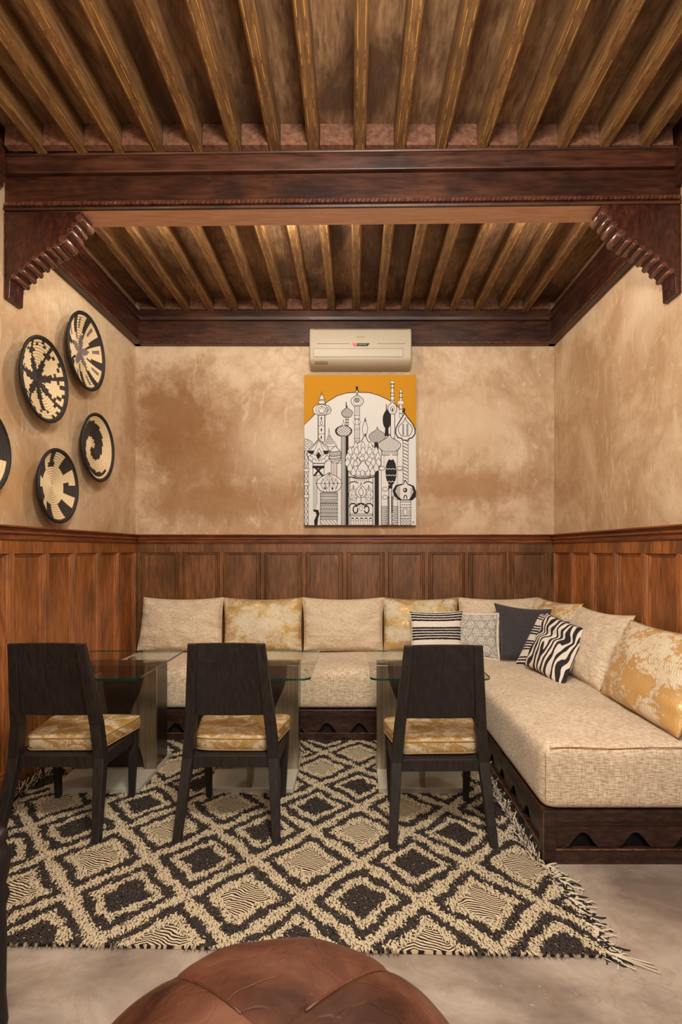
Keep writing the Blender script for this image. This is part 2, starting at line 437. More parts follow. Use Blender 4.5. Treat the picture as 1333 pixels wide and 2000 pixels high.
def leather():
    N = Nodes('brown_leather', 0.36, 0.5)
    v = N.coord('Object', (1,1,1), 2.0)
    a = N.noise(v, 3.0, 6, 0.6, 0.5)
    c = N.ramp(a, [(0.36, srgb(62,34,25)), (0.5, srgb(96,56,40)), (0.64, srgb(124,80,60))])
    g = N.noise(v, 9, 7, 0.7)
    c = N.mix(N.math('MULTIPLY', N.ramp(g, [(0.66, BLK), (0.70, WHT)]), 0.5), c, srgb(176,112,56))
    N.color(c)
    vo = N.n('ShaderNodeTexVoronoi', feature='DISTANCE_TO_EDGE'); vo.inputs['Scale'].default_value = 4.5
    dn = N.n('ShaderNodeTexNoise'); dn.inputs['Scale'].default_value = 5; N.l(v, dn.inputs['Vector'])
    ad = N.n('ShaderNodeVectorMath', operation='ADD'); N.l(v, ad.inputs[0]); N.l(dn.outputs['Color'], ad.inputs[1]); N.l(ad.outputs[0], vo.inputs['Vector'])
    cr = N.ramp(vo.outputs['Distance'], [(0.0, BLK), (0.07, WHT)])
    h = N.math('ADD', N.math('MULTIPLY', cr, 0.14), N.math('ADD', N.math('MULTIPLY', N.noise(v, 90, 3), 0.15), N.noise(v, 6, 3)))
    N.bump(h, 0.5, 0.010)
    N.l(N.ramp(a, [(0.3, (0.28,)*3), (0.7, (0.44,)*3)]), N.b.inputs['Roughness'])
    return N.m
M['leather'] = leather()
M['thread'] = plain('leather_seam_thread', srgb(150,104,72), 0.6)

M['core'] = plain('dark_lacquered_board', srgb(36,26,21), 0.22, 0.5)

M['plate'] = plain('steel_plate_reflection_tone', srgb(190,184,170), 0.4, 0.6, 0.35)  # lighter and less metallic than the fins, steel's reflection put into the colour

# ------------------------------------------------------------------ room shell
XL, XR, YB, YF = -1.766, 1.6175, 4.414, -1.4
BSL = -0.01626                                    # the crossbeam is very slightly skewed
def beamY(x): return 2.727 + BSL * x

b = MB(); b.box(XL-0.1, XR+0.1, YF, YB+0.1, -0.08, 0); floor = tag(b.build('floor', M['floor']), kind='structure')
b = MB(); b.box(XL-0.12, XR+0.12, YB, YB+0.12, 0, 3.45); wall_back = tag(b.build('wall_back', M['plaster_back']), kind='structure')
b = MB(); b.box(XL-0.12, XL, YF, YB, 0, 3.45); wall_left = tag(b.build('wall_left', M['plaster_side']), kind='structure')
b = MB(); b.box(XR, XR+0.12, YF, YB, 0, 3.45); wall_right = tag(b.build('wall_right', M['plaster_side']), kind='structure')
b = MB(); b.box(XL, XR, YF, 2.80, 3.355, 3.42); b.box(XL, XR, 2.80, YB, 3.27, 3.42); ceiling = tag(b.build('ceiling', M['ceil']), kind='structure')

def joist_mesh(y0, y1, z0, z1, wd):
    """painted rafter: chamfered lower edges and two worn gold lines; runs along Y, centred on x = 0"""
    h = wd/2; e = 0.007; g0, g1 = h-e-0.0085, h-e-0.0055
    prof = [(-h, z1), (-h, z0+e), (-h+e, z0), (-g1, z0), (-g1, z0-0.0008), (-g0, z0-0.0008), (-g0, z0),
            (g0, z0), (g0, z0-0.0008), (g1, z0-0.0008), (g1, z0), (h-e, z0), (h, z0+e), (h, z1)]
    b = MB(); n = len(prof)
    ny = 8; ys = [y0 + (y1-y0)*k/ny for k in range(ny+1)]
    vs = []
    for k, y in enumerate(ys):
        wob = 0.0015*math.sin(k*2.1)
        vs += [(x+wob, y, z) for x, z in prof]
    fs, ms = [], []
    for k in range(ny):
        for i in range(n):
            j = (i+1) % n
            fs.append((k*n+i, k*n+j, (k+1)*n+j, (k+1)*n+i)); ms.append(1 if i in (4, 8) else 0)
    fs += [tuple(range(n-1,-1,-1)), tuple(ny*n+i for i in range(n))]; ms += [0, 0]
    return vs, fs, ms
fx = [-1.551,-1.349,-1.163,-.964,-.770,-.581,-.390,-.197,.028,.225,.428,.630,.827,1.022,1.227,1.425]
vs, fs, ms = joist_mesh(YF, 2.72, 3.24, 3.357, 0.058)
j0 = mesh_obj('joist', vs, fs, [M['joist'], M['gold_line']], ceiling, mi=ms, loc=(fx[0],0,0))
for x in fx[1:]: dup(j0, ceiling, (x, 0, 0))
bx = [0.016 + 0.1935*k for k in range(-9, 9)]
bx = [x for x in bx if XL+0.1 < x < XR-0.08]
vs, fs, ms = joist_mesh(2.84, 4.375, 3.18, 3.272, 0.060)
j1 = mesh_obj('joist', vs, fs, [M['joist'], M['gold_line']], ceiling, mi=ms, loc=(bx[0],0,0))
for x in bx[1:]: dup(j1, ceiling, (x, 0, 0))
def blocks(xs, y, z0, z1, wd, th):
    e = [XL+0.03] + xs + [XR-0.03]
    for a, c in zip(e[:-1], e[1:]):
        x0, x1 = a + wd/2 + 0.002, c - wd/2 - 0.002
        if x1 - x0 < 0.03: continue
        b = MB(); b.prism([(y-0.012, z0), (y, z1), (y+th, z1), (y+th, z0)], x0, x1, 'x')
        b.build('frieze_block', M['block'], ceiling)
blocks(fx, 2.672, 3.242, 3.354, 0.058, 0.03)
blocks(bx, 4.345, 3.182, 3.269, 0.060, 0.03)

def beads(name, p0, p1, r, step, mat, parent):
    """carved rope moulding: many tiny slanted beads joined as one part"""
    b = MB(); p0, p1 = Vector(p0), Vector(p1); d = p1-p0; L = d.length; t = d/L
    up = Vector((0,0,1)); side = t.cross(up)
    n = int(L/step)
    for i in range(n):
        c = p0 + t*(i+0.5)*L/n
        a = step*0.42
        o = [c + t*(a*s1 + 0.35*r*s2) + up*r*s2 + side*r*s3*0.9 for s1, s2, s3 in
             ((-1,-.8,-1),(1,-.8,-1),(1,-.8,1),(-1,-.8,1),(-1,.8,-1),(1,.8,-1),(1,.8,1),(-1,.8,1))]
        b.add(o, [(0,3,2,1),(4,5,6,7),(0,1,5,4),(1,2,6,5),(2,3,7,6),(3,0,4,7)])
    return tag(b.build(name, mat, parent), kind='stuff')
# ---- crossbeam
def beam_prism(prof):
    b = MB(); x0, x1 = XL+0.001, XR-0.001
    b.add([(x0, beamY(x0)+y, z) for y, z in prof] + [(x1, beamY(x1)+y, z) for y, z in prof],
          [tuple(range(len(prof)-1,-1,-1)), tuple(range(len(prof), 2*len(prof)))] +
          [(i, (i+1) % len(prof), len(prof)+(i+1) % len(prof), len(prof)+i) for i in range(len(prof))])
    return b
trim = tag(empty('trim_1', (0,0,0)), kind='structure')
bevel(beam_prism([(0,2.992),(0,3.153),(0.145,3.153),(0.145,2.992)]).build('beam_board', M['beamX'], trim), 0.004)
bevel(beam_prism([(-0.018,3.157),(-0.026,3.215),(-0.026,3.24),(0.14,3.24),(0.14,3.157)]).build('upper_board', M['beamX'], trim), 0.005)
bevel(beam_prism([(-0.032,3.232),(-0.036,3.239),(-0.036,3.248),(-0.02,3.252),(0.0,3.252),(0.0,3.24)]).build('top_fillet', M['beamX'], trim), 0.002)
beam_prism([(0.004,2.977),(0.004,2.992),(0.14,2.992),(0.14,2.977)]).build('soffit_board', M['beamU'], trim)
beam_prism([(-0.010,2.977),(-0.014,2.985),(-0.010,2.993),(0.004,2.993),(0.004,2.977)]).build('lower_fillet', M['beamX'], trim)
beads('rope_moulding', (XL+0.01, beamY(XL)-0.010, 3.004), (XR-0.01, beamY(XR)-0.010, 3.004), 0.011, 0.022, M['roll'], trim)

# ---- brackets under the beam
def bracket(side):
    wx = XL if side < 0 else XR; s = 1 if side < 0 else -1
    y0 = beamY(wx); y1 = y0+0.118
    r = empty('bracket', (wx, y0, 2.54), 0)
    L = lambda u, v: (u*s, v-2.54)
    prof = [(0.002,2.977),(0.392,2.977),(0.372,2.93),(0.345,2.90),(0.325,2.862),(0.290,2.845),(0.285,2.81),(0.235,2.79),(0.20,2.775),
            (0.165,2.745),(0.130,2.725),(0.095,2.69),(0.06,2.66),(0.028,2.632),(0.024,2.54),(0.002,2.535)]
    b = MB(); b.prism([L(u, v) for u, v in prof], 0.0, 0.118, 'y')
    bevel(b.build('bracket_board', M['mahog'], r), 0.002)
    rolls = [(0.378,2.945,0.021),(0.350,2.912,0.014),(0.328,2.880,0.016),(0.293,2.838,0.022),(0.256,2.803,0.014),(0.225,2.790,0.014),
             (0.190,2.764,0.015),(0.152,2.742,0.015),(0.118,2.712,0.015),(0.082,2.682,0.015),(0.046,2.650,0.015)]
    for u, v, rad in rolls:
        b = MB(); x, z = L(u, v)
        b.tube([(x, -0.001, z), (x, 0.001, z), (x, 0.119, z), (x, 0.121, z)], rad, 12, taper=lambda t: 0.8 if t in (0, 1) else 1)
        b.build('roll', M['roll'], r, smooth=True)
    b = MB(); x0, z0 = L(0.0, 2.535); b.box(*sorted((x0+0.001*s, x0+0.006*s)), -0.006, 0.0, 0.0, 0.43); b.build('edge_bead', M['roll'], r)
    return r
tag(bracket(-1), 'dark red wooden bracket with stepped carved rolls above the round wall baskets', 'bracket', 'carved brackets under the crossbeam')
tag(bracket(1), 'dark red wooden bracket with stepped carved rolls on the basketless right wall', 'bracket', 'carved brackets under the crossbeam')

# ---- cornice round the back bay
def cornice(name, wall, y0=2.87, y1=YB):
    r = tag(empty(name), kind='structure')
    pr = [(0.0,2.915),(0.050,2.915),(0.050,2.935),(0.040,2.94),(0.040,3.098),(0.062,3.105),(0.066,3.128),(0.050,3.135),(0.050,3.18),(0.0,3.18)]
    b = MB()
    if wall == 'back':
        b.prism([(YB-d, z) for d, z in pr], XL+0.001, XR-0.001, 'x'); m = M['beamX']
        p0, p1 = (XL+0.05, YB-0.053, 2.925), (XR-0.05, YB-0.053, 2.925)
    else:
        s = 1 if wall == 'left' else -1; wx = XL if wall == 'left' else XR
        b.prism([(wx+s*d, z) for d, z in pr], y0, y1-0.001, 'y'); m = M['beamY']
        p0, p1 = (wx+s*0.053, y0, 2.925), (wx+s*0.053, y1-0.05, 2.925)
    b.build('fascia', m, r)
    beads('rope_moulding', p0, p1, 0.008, 0.020, M['roll'], r)
    return r
cornice('trim_2', 'back'); cornice('trim_3', 'left'); cornice('trim_4', 'right')
for nm, wx, s in (('trim_5', XL, 1), ('trim_6', XR, -1)):
    b = MB(); b.prism([(wx, 3.06), (wx+s*0.03, 3.06), (wx+s*0.04, 3.1), (wx+s*0.04, 3.355), (wx, 3.355)], YF, 2.70, 'y')
    tag(b.build(nm, M['beamY']), kind='structure')

# ---- wainscot
def wains(name, wall, stiles, lo, hi, mat, capm):
    """stiles: positions along the wall; local axes a (along), d (out), z"""
    r = tag(empty(name), kind='structure')
    ax = 'x' if wall == 'back' else 'y'
    def mk(nm, prof, a0, a1, m):          # horizontal profile (d,z) run along the wall
        b = MB()
        if wall == 'back': b.prism([(YB-d, z) for d, z in prof], a0, a1, 'x')
        else:
            s = 1 if wall == 'left' else -1; wx = XL if wall == 'left' else XR
            b.prism([(wx+s*d, z) for d, z in prof], a0, a1, 'y')
        return b.build(nm, m, r)
    def bx_(nm, a0, a1, pts, m):          # upright: profile (a,d) extruded in z
        z0, z1 = pts[0]; prof = pts[1]
        if wall == 'back': poly = [(a, YB-d) for a, d in prof]
        else:
            s = 1 if wall == 'left' else -1; wx = XL if wall == 'left' else XR
            poly = [(wx+s*d, a) for a, d in prof]
        b = MB(); b.prism(poly, z0, z1, 'z'); return b.build(nm, m, r)
    mk('cap_rail', [(0,1.322),(0.030,1.322),(0.034,1.330),(0.026,1.336),(0.026,1.350),(0.040,1.356),(0.040,1.366),(0.030,1.370),(0.034,1.380),(0.052,1.386),(0.052,1.394),(0,1.394)], lo, hi, capm)
    mk('top_rail', [(0,1.250),(0.022,1.250),(0.022,1.322),(0,1.322)], lo, hi, mat)
    mk('bottom_rail', [(0,0),(0.024,0),(0.024,0.13),(0.018,0.14),(0,0.14)], lo, hi, mat)
    for k, a in enumerate(stiles):
        prof = [(a-0.033,0),(a-0.033,0.010),(a-0.028,0.019),(a-0.022,0.019),(a-0.019,0.013),(a-0.014,0.022),(a+0.014,0.022),(a+0.019,0.013),(a+0.022,0.019),(a+0.028,0.019),(a+0.033,0.010),(a+0.033,0)]
        prof = [(min(max(p, lo), hi), d) for p, d in prof]
        bx_('stile', 0, 0, ((0.14, 1.25), prof), mat)
    ed = stiles
    for a, c in zip(ed[:-1], ed[1:]):
        x0, x1 = a+0.034, c-0.034
        if wall == 'back': corners = lambda u, d: (u, YB-d)
        else:
            s = 1 if wall == 'left' else -1; wx = XL if wall == 'left' else XR
            corners = lambda u, d: (wx+s*d, u)
        b = MB(); vs = []
        for (i, d) in ((0.0, 0.012), (0.010, 0.012), (0.018, 0.005), (0.020, 0.004)):
            for (u, z) in ((x0+i, 0.141+i), (x1-i, 0.141+i), (x1-i, 1.249-i), (x0+i, 1.249-i)):
                X, Y = corners(u, d); vs.append((X, Y, z))
        for (u, z) in ((x0, 0.141), (x1, 0.141), (x1, 1.249), (x0, 1.249)):
            X, Y = corners(u, 0.0005); vs.append((X, Y, z))
        fs = []
        for k in range(3):
            for i in range(4):
                j = (i+1) % 4; fs.append((4*k+i, 4*k+j, 4*k+4+j, 4*k+4+i))
        fs.append((12,13,14,15)); fs.append((16,17,18,19))
        for i in range(4): j = (i+1) % 4; fs.append((i, j, 16+j, 16+i))
        b.add(vs, fs); b.build('panel', mat, r)
    return r
sx = [(353-CX)*4.40/F + 0.3312*k for k in range(-1, 10)]
sx = [(272-CX)*4.39/F] + [(x-CX)*4.39/F for x in (353,432.5,513,594,674,755,834,912,993)] + [(1075-CX)*4.39/F]
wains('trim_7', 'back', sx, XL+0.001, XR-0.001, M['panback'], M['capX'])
ly = [4.375 - 0.3185*k for k in range(0, 17)]
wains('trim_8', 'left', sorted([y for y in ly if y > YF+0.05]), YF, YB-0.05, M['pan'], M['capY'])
ry = [4.375] + [4.02 - 0.335*k for k in range(0, 15)]
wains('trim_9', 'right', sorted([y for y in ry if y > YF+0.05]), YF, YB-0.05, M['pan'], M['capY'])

# ------------------------------------------------------------------ bench bases
def arch_h(t):
    """bell-shaped opening, t in -1..1"""
    a = abs(t)
    if a >= 1: return 0.0
    return 0.064 * (0.5*(1+math.cos(math.pi*min(1, a*1.02))))**0.75
def bench_face(r, x0, x1, facing, centres, pos, label=None):
    """facing 'y': face looks to -Y at y=pos spanning x0..x1; 'x': face looks to -X at x=pos spanning y"""
    def mk(nm, a0, a1, d0, d1, z0, z1, m, bv=0.003):
        b = MB()
        if facing == 'y': b.box(a0, a1, pos+d0, pos+d1, z0, z1)
        else: b.box(pos+d0, pos+d1, a0, a1, z0, z1)
        return bevel(b.build(nm, m, r), bv)
    mk('top_rail', x0, x1, 0, 0.03, 0.170, 0.214, M['bench'])
    mk('bottom_rail', x0, x1, 0, 0.03, 0.0, 0.060, M['bench'])
    mk('rail_bead', x0, x1, -0.004, 0.002, 0.058, 0.063, M['worn'], 0.001)
    mk('rail_bead', x0, x1, 0.006, 0.014, 0.155, 0.172, M['bench'], 0.002)
    # pierced panel
    b = MB(); n = int((x1-x0)/0.006)
    xs = [x0 + (x1-x0)*k/n for k in range(n+1)]
    lows = []
    for x in xs:
        h = 0
        for c in centres:
            h = max(h, arch_h((x-c)/0.070))
        lows.append(0.060 + h)
    vs = []
    for x, lo in zip(xs, lows):
        for d in (0.012, 0.024):
            for z in (lo, 0.172):
                vs.append((x, pos+d, z) if facing == 'y' else (pos+d, x, z))
    fs = []
    for k in range(n):
        a, c = 4*k, 4*k+4
        fs += [(a, c, c+1, a+1), (a+2, a+3, c+3, c+2), (a, a+2, c+2, c)]
    b.add(vs, fs); b.build('pierced_panel', M['bench'], r)
BX, BYF, BYS = 0.765, 2.205, 3.604
bb = tag(empty('carved_bench', (-0.5, BYS, 0)), 'low dark wooden bench with arched cutouts along the back wall behind the tables', 'bench', 'carved dark wooden benches')
def to_local(root):
    inv = Matrix.Translation(-Vector(root.location))
    for k in [o for o in COL.objects if o.parent == root]: k.data.transform(inv)
bench_face(bb, XL+0.03, BX-0.002, 'y', [(x-CX)*3.61/F for x in (343, 405.6, 468, 513.5+0, 576, 639, 702, 765, 827, 280, 217, 154)], BYS)
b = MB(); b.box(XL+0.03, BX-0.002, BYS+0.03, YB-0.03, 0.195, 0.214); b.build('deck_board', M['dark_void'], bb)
b = MB(); b.box(XL+0.03, BX-0.002, BYS+0.06, BYS+0.075, 0.0, 0.195); b.build('arch_shade_board', M['dark_void'], bb)  # dark sheet added to stand in for shade behind the arches
to_local(bb)
rb = tag(empty('carved_bench', (1.2, BYF, 0)), 'low dark wooden bench with arched cutouts along the right wall, worn corner post', 'bench', 'carved dark wooden benches')
bench_face(rb, BX+0.05, XR-0.03, 'y', [0.929, 1.144, 1.359, 1.56], BYF)
bench_face(rb, BYF+0.05, BYS+0.0, 'x', [2.45+0.2065*k for k in range(6)], BX)
b = MB(); b.box(BX-0.001, BX+0.052, BYF-0.002, BYF+0.052, 0, 0.216); bevel(b.build('corner_post', M['bench'], rb), 0.004)
b = MB(); b.box(BX-0.003, BX+0.001, BYF-0.004, BYF, 0.01, 0.212); b.build('worn_edge', M['worn'], rb)
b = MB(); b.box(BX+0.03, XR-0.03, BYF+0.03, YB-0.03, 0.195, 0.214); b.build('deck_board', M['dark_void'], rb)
b = MB(); b.box(BX+0.06, BX+0.075, BYF+0.075, BYS, 0.0, 0.195); b.box(BX+0.06, XR-0.03, BYF+0.06, BYF+0.075, 0, 0.195); b.build('arch_shade_board', M['dark_void'], rb)  # added dark sheets, shade behind both pierced faces put into their colour
to_local(rb)

# ------------------------------------------------------------------ upholstery
def add_uv(o, fn):
    me = o.data; uv = me.uv_layers.new(name='UVMap')
    for lp in me.loops:
        uv.data[lp.index].uv = fn(me.vertices[lp.vertex_index].co)
def mattress(name, x0, x1, y0, y1, z0, z1, mat, rad=0.055, seed=0):
    """soft block: rounded box on a fine grid with gentle crown and sag"""
    sx_, sy_, sz_ = x1-x0, y1-y0, z1-z0
    nx, ny, nz = max(8, int(sx_/0.045)), max(8, int(sy_/0.045)), 8
    bm = bmesh.new()
    idx = {}
    def vert(i, j, k):
        if (i, j, k) in idx: return idx[(i, j, k)]
        def ease(t, n, L):
            # concentrate rows near the edges for rounding
            return t/n
        p = Vector((ease(i,nx,sx_)*sx_, ease(j,ny,sy_)*sy_, k/nz*sz_))
        q = Vector((min(max(p.x, rad), sx_-rad), min(max(p.y, rad), sy_-rad), min(max(p.z, rad*0.7), sz_-rad)))
        d = p-q
        if d.length > 1e-6: 
            dd = Vector((d.x, d.y, d.z)); m = max(abs(dd.x), abs(dd.y), abs(dd.z))
            p = q + dd * (m/dd.length)
        w_ = Vector((x0+p.x, y0+p.y, z0+p.z))
        nz_ = mnoise.noise(w_*2.2 + Vector((seed,0,0)))*0.006 + mnoise.noise(w_*7)*0.003
        up = p.z/sz_
        w_.z += nz_*up*1.5 + 0.012*up*math.sin(math.pi*p.x/sx_)*math.sin(math.pi*p.y/sy_)
        w_.x += nz_*0.8*(1 if p.x > sx_/2 else -1)*(-1) ; w_.y += -abs(nz_)*0.5 if p.y < 0.02 else 0
        idx[(i, j, k)] = bm.verts.new(w_); return idx[(i, j, k)]
    for i in range(nx):
        for j in range(ny):
            for k in (0, nz):
                f = [vert(i,j,k), vert(i+1,j,k), vert(i+1,j+1,k), vert(i,j+1,k)]
                bm.faces.new(f if k else f[::-1])
    for i in range(nx):
        for k in range(nz):
            bm.faces.new([vert(i,0,k), vert(i+1,0,k), vert(i+1,0,k+1), vert(i,0,k+1)])
            bm.faces.new([vert(i,ny,k+1), vert(i+1,ny,k+1), vert(i+1,ny,k), vert(i,ny,k)])
    for j in range(ny):
        for k in range(nz):
            bm.faces.new([vert(0,j,k+1), vert(0,j+1,k+1), vert(0,j+1,k), vert(0,j,k)])
            bm.faces.new([vert(nx,j,k), vert(nx,j+1,k), vert(nx,j+1,k+1), vert(nx,j,k+1)])
    uv = bm.loops.layers.uv.new('UVMap')
    for f in bm.faces:
        n = f.normal if f.normal.length else Vector((0,0,1)); f.normal_update(); n = f.normal
        for lp in f.loops:
            c = lp.vert.co
            if abs(n.x) > 0.7: lp[uv].uv = (c.y, c.z)
            elif abs(n.y) > 0.7: lp[uv].uv = (c.x, c.z)
            else: lp[uv].uv = (c.x, c.y)
        f.smooth = True
    me = bpy.data.meshes.new(name); bm.to_mesh(me); bm.free(); me.materials.append(mat)
    o = bpy.data.objects.new(name, me); COL.objects.link(o)
    s = o.modifiers.new('sub', 'SUBSURF'); s.levels = 1; s.render_levels = 1
    return o
ZM = 0.478
mb_ = mattress('bench_mattress', XL+0.03, BX+0.004, BYS+0.006, YB-0.035, 0.214, ZM, M['chenille'], 0.06, 1)
tag(mb_, 'long cream chenille bench mattress along the back wall behind the glass tables', 'mattress', 'cream bench mattresses')
mr_ = mattress('bench_mattress', BX-0.004, XR-0.028, BYF+0.0, YB-0.035, 0.214, ZM, M['chenille'], 0.05, 5)
tag(mr_, 'wide cream chenille bench mattress along the right wall, squared end facing the camera', 'mattress', 'cream bench mattresses')
b = MB(); b.tube([(BX+0.03+k*0.04, BYF+0.010+0.002*math.sin(k), ZM-0.012+0.003*math.sin(k*0.7)) for k in range(0, 20)], 0.0022, 6)
b.tube([(BX+0.012, BYF+0.012, ZM-0.03-k*0.02) for k in range(0, 11)], 0.0009, 5)
sm_ = b.build('seam', M['thread'], mr_, True)

def pillow(name, bl, br, tl, tr, th, mat, label, group=None, n=26, c=0.09, cs=None, seed=0, wr=1.0, crease=None, piping=None, exps=0.40, flange=None, pmat=None, uvflip=False):
    """soft cushion hung on four corner points; front face towards the viewer side of (bl,br,tl)"""
    bl, br, tl, tr = map(Vector, (bl, br, tl, tr))
    nrm = (br-bl).cross(tl-bl).normalized()
    cen = (bl+br+tl+tr)/4
    def at(u, v):        # u,v in -1..1
        uu = u*(1 - (c if cs is None else cs)*(1-v*v)); vv = v*(1 - c*(1-u*u)*(1 if v > 0 or cs is None else .15))
        a, e = (uu+1)/2, (vv+1)/2
        return bl*(1-a)*(1-e) + br*a*(1-e) + tl*(1-a)*e + tr*a*e
    vs, uvs, fs = [], [], []
    for side in (1, -1):
        base = len(vs)
        for j in range(n+1):
            for i in range(n+1):
                u = -math.cos(math.pi*i/n); v = -math.cos(math.pi*j/n)
                u = 0.5*u + 0.5*(2*i/n-1); v = 0.5*v + 0.5*(2*j/n-1)
                q = max(0, (1-u*u)*(1-v*v))
                t = q**exps
                edge = max(abs(u), abs(v))
                p = at(u, v)
                q3 = Vector((u*1.7+seed*3.1, v*1.7, side*2+seed))
                wv = mnoise.noise(q3)*0.18*t
                # gathers running in from the seams near corners
                ga = math.sin(14*(u if abs(v) > abs(u) else v)+seed*2 + 3*mnoise.noise(q3*1.3))
                wv += wr*0.10*ga*(edge**4)*min(1, q*8+0.1)
                wv += wr*0.09*mnoise.noise(Vector((u*4+seed, v*3.4, seed*1.7))) + wr*0.10*(1-abs(mnoise.noise(Vector((u*2.2+v*1.4+seed, v*1.6-u, seed))))*4)*(edge**2)*t
                d = th/2*t*(1+0) + th*0.5*wv
                if crease is not None:
                    cv = crease + 0.06*math.sin(u*3)
                    d *= 1 - 0.72*math.exp(-((v-cv)/0.13)**2)
                sag = 0.10*th*t*(1-v)*0.5
                p = p + nrm*side*(d+sag*0.3) if side > 0 else p + nrm*side*d*0.8
                vs.append(p-cen); uvs.append(((u+1)/2, (v+1)/2))
        for j in range(n):
            for i in range(n):
                a = base + j*(n+1)+i
                f = (a, a+1, a+n+2, a+n+1)
                fs.append(f if side > 0 else f[::-1])
    me = bpy.data.meshes.new(name); me.from_pydata([tuple(v) for v in vs], [], fs)
    uvl = me.uv_layers.new(name='UVMap')
    li = np.zeros(len(me.loops), dtype=int); me.loops.foreach_get('vertex_index', li)
    uvl.data.foreach_set('uv', np.array(uvs)[li].ravel())
    bm = bmesh.new(); bm.from_mesh(me); bmesh.ops.remove_doubles(bm, verts=bm.verts, dist=0.0006)
    for f in bm.faces: f.smooth = True
    bm.to_mesh(me); bm.free(); me.materials.append(mat)
    o = bpy.data.objects.new(name, me); COL.objects.link(o); o.location = cen
    sb = o.modifiers.new('sub', 'SUBSURF'); sb.levels = 1; sb.render_levels = 1
    # seam / piping round the edge
    b = MB(); ring = []
    K = 22
    for (ua, va, ub, vb) in ((-1,-1,1,-1),(1,-1,1,1),(1,1,-1,1),(-1,1,-1,-1)):
        for k in range(K): 
            t = k/K; ring.append(at(ua+(ub-ua)*t, va+(vb-va)*t)-cen)
    ring.append(ring[0])
    b.tube(ring, piping or 0.003, 6, cap=False)
    b.build('piping', pmat or M['piping'], o, True)
    if flange:
        b = MB(); K = 18; out = []
        for (ua, va, ub, vb) in ((-1,-1,1,-1),(1,-1,1,1),(1,1,-1,1),(-1,1,-1,-1)):
            for k in range(K):
                t = k/K; u, v = ua+(ub-ua)*t, va+(vb-va)*t
                p = at(u, v)-cen; e = (p.normalized())*flange + nrm*0.006*math.sin(k*1.9)
                out += [p*0.99+nrm*0.003, p+e+nrm*0.002, p+e-nrm*0.002, p*0.99-nrm*0.003]
        N_ = 4*K; ff = []
        for k in range(N_):
            a, d = 4*k, 4*((k+1) % N_)
            for i in range(4): j = (i+1) % 4; ff.append((a+i, a+j, d+j, d+i))
        b.add(out, ff); b.build('flange', M['flange'], o, True)
    tag(o, label, 'cushion', group)
    return o

yb, yt, zb, zt = 4.215, 4.325, ZM+0.012, 0.893
G1 = 'large back cushions along the back wall'
def backc(px0, px1, tpx0, tpx1, mat, label, seed, pm=None):
    k0 = yb/F; k1 = yt/F
    pillow('back_cushion', ((px0-CX)*k0, yb, zb), ((px1-CX)*k0, yb, zb), ((tpx0-CX)*k1, yt, zt), ((tpx1-CX)*k1, yt, zt), 0.21, mat, label, G1, seed=seed, pmat=pm, piping=0.0035, exps=0.42, cs=0.035, c=0.10)
backc(268, 434, 281, 437, M['cream'], 'plain cream slub linen back cushion at the far left end, in the corner', 1)
backc(438, 590, 437, 592, M['damask'], 'gold and cream damask back cushion, second from the left end, above the middle chair back', 2, M['pipingg'])
backc(594, 748, 591, 750, M['cream'], 'plain cream slub linen back cushion in the middle of the row, straight below the painting', 3)
backc(750, 893, 748, 895, M['damask'], 'gold and cream damask back cushion behind the small striped cushion', 4, M['pipingg'])
backc(897, 1045, 896, 1052, M['cream'], 'plain cream slub linen back cushion behind the grey triangle patterned one', 5)
G2 = 'large back cushions along the right wall'
pillow('back_cushion', (1.30, 4.20, zb), (1.36, 3.70, zb), (1.44, 4.28, 0.90), (1.555, 3.70, 0.905), 0.15, M['damask2'], 'gold blossom damask back cushion in the right corner, behind the charcoal and zebra cushions', G2, seed=6, pmat=M['pipingg'], piping=0.0035, exps=0.42, cs=0.035, c=0.10)
pillow('back_cushion', (1.335, 3.68, zb), (1.365, 3.03, zb), (1.545, 3.72, 0.885), (1.575, 3.06, 0.90), 0.165, M['cream'], 'plain cream slub linen back cushion against the right wall, between two gold blossom cushions', G2, seed=7, piping=0.004, exps=0.42, cs=0.03, c=0.10)
pillow('back_cushion', (1.350, 2.98, zb), (1.345, 2.26, zb), (1.535, 3.03, 0.88), (1.555, 2.30, 0.90), 0.17, M['damask2'], 'large gold blossom damask back cushion nearest the camera, cut by the right photo edge', G2, seed=8, pmat=M['pipingg'], piping=0.004, exps=0.42, cs=0.03, c=0.10)
G3 = 'small scatter cushions in the bench corner'
pillow('scatter_cushion', (0.402, 3.93, ZM+0.008), (0.785, 3.93, ZM+0.008), P(801,1194,4.02), P(905,1193,4.02), 0.11, M['stripeA'], 'small cushion with bold black and ivory horizontal stripes, upright behind the right chair', G3, seed=9, pmat=M['flange'], wr=0.6)
pillow('scatter_cushion', (0.70, 4.00, ZM+0.008), (1.035, 3.90, ZM+0.008), (0.715, 4.07, 0.802), P(974,1200,4.0), 0.085, M['geo'], 'small grey and white triangle patterned cushion with a flat border, beside the bold striped one', G3, seed=10, flange=0.018, wr=0.5)
pillow('scatter_cushion', P(978,1288,3.83), (1.37, 3.74, ZM+0.012), P(966,1178,4.07), P(1081,1190,3.92), 0.11, M['char'], 'plain charcoal scatter cushion with a drooping top edge', G3, seed=11, pmat=M['black'], c=0.11, wr=0.5)
pillow('scatter_cushion', P(1007,1298,3.76), (1.25, 3.45, ZM+0.01), P(1052,1196,3.93), (1.475, 3.66, 0.80), 0.07, M['stripeB'], 'tilted cushion with thin charcoal stripes, mostly hidden behind the zebra cushion', G3, seed=12, pmat=M['flange'], wr=0.4)
pillow('scatter_cushion', P(1025,1298,3.58), P(1100,1346,3.18), P(1068,1196,3.70), P(1149,1230,3.36), 0.12, M['zebra'], 'zebra print scatter cushion with a deep crease across, tilted in the bench corner', G3, seed=13, crease=0.36, pmat=M['black'], c=0.06, wr=0.8)

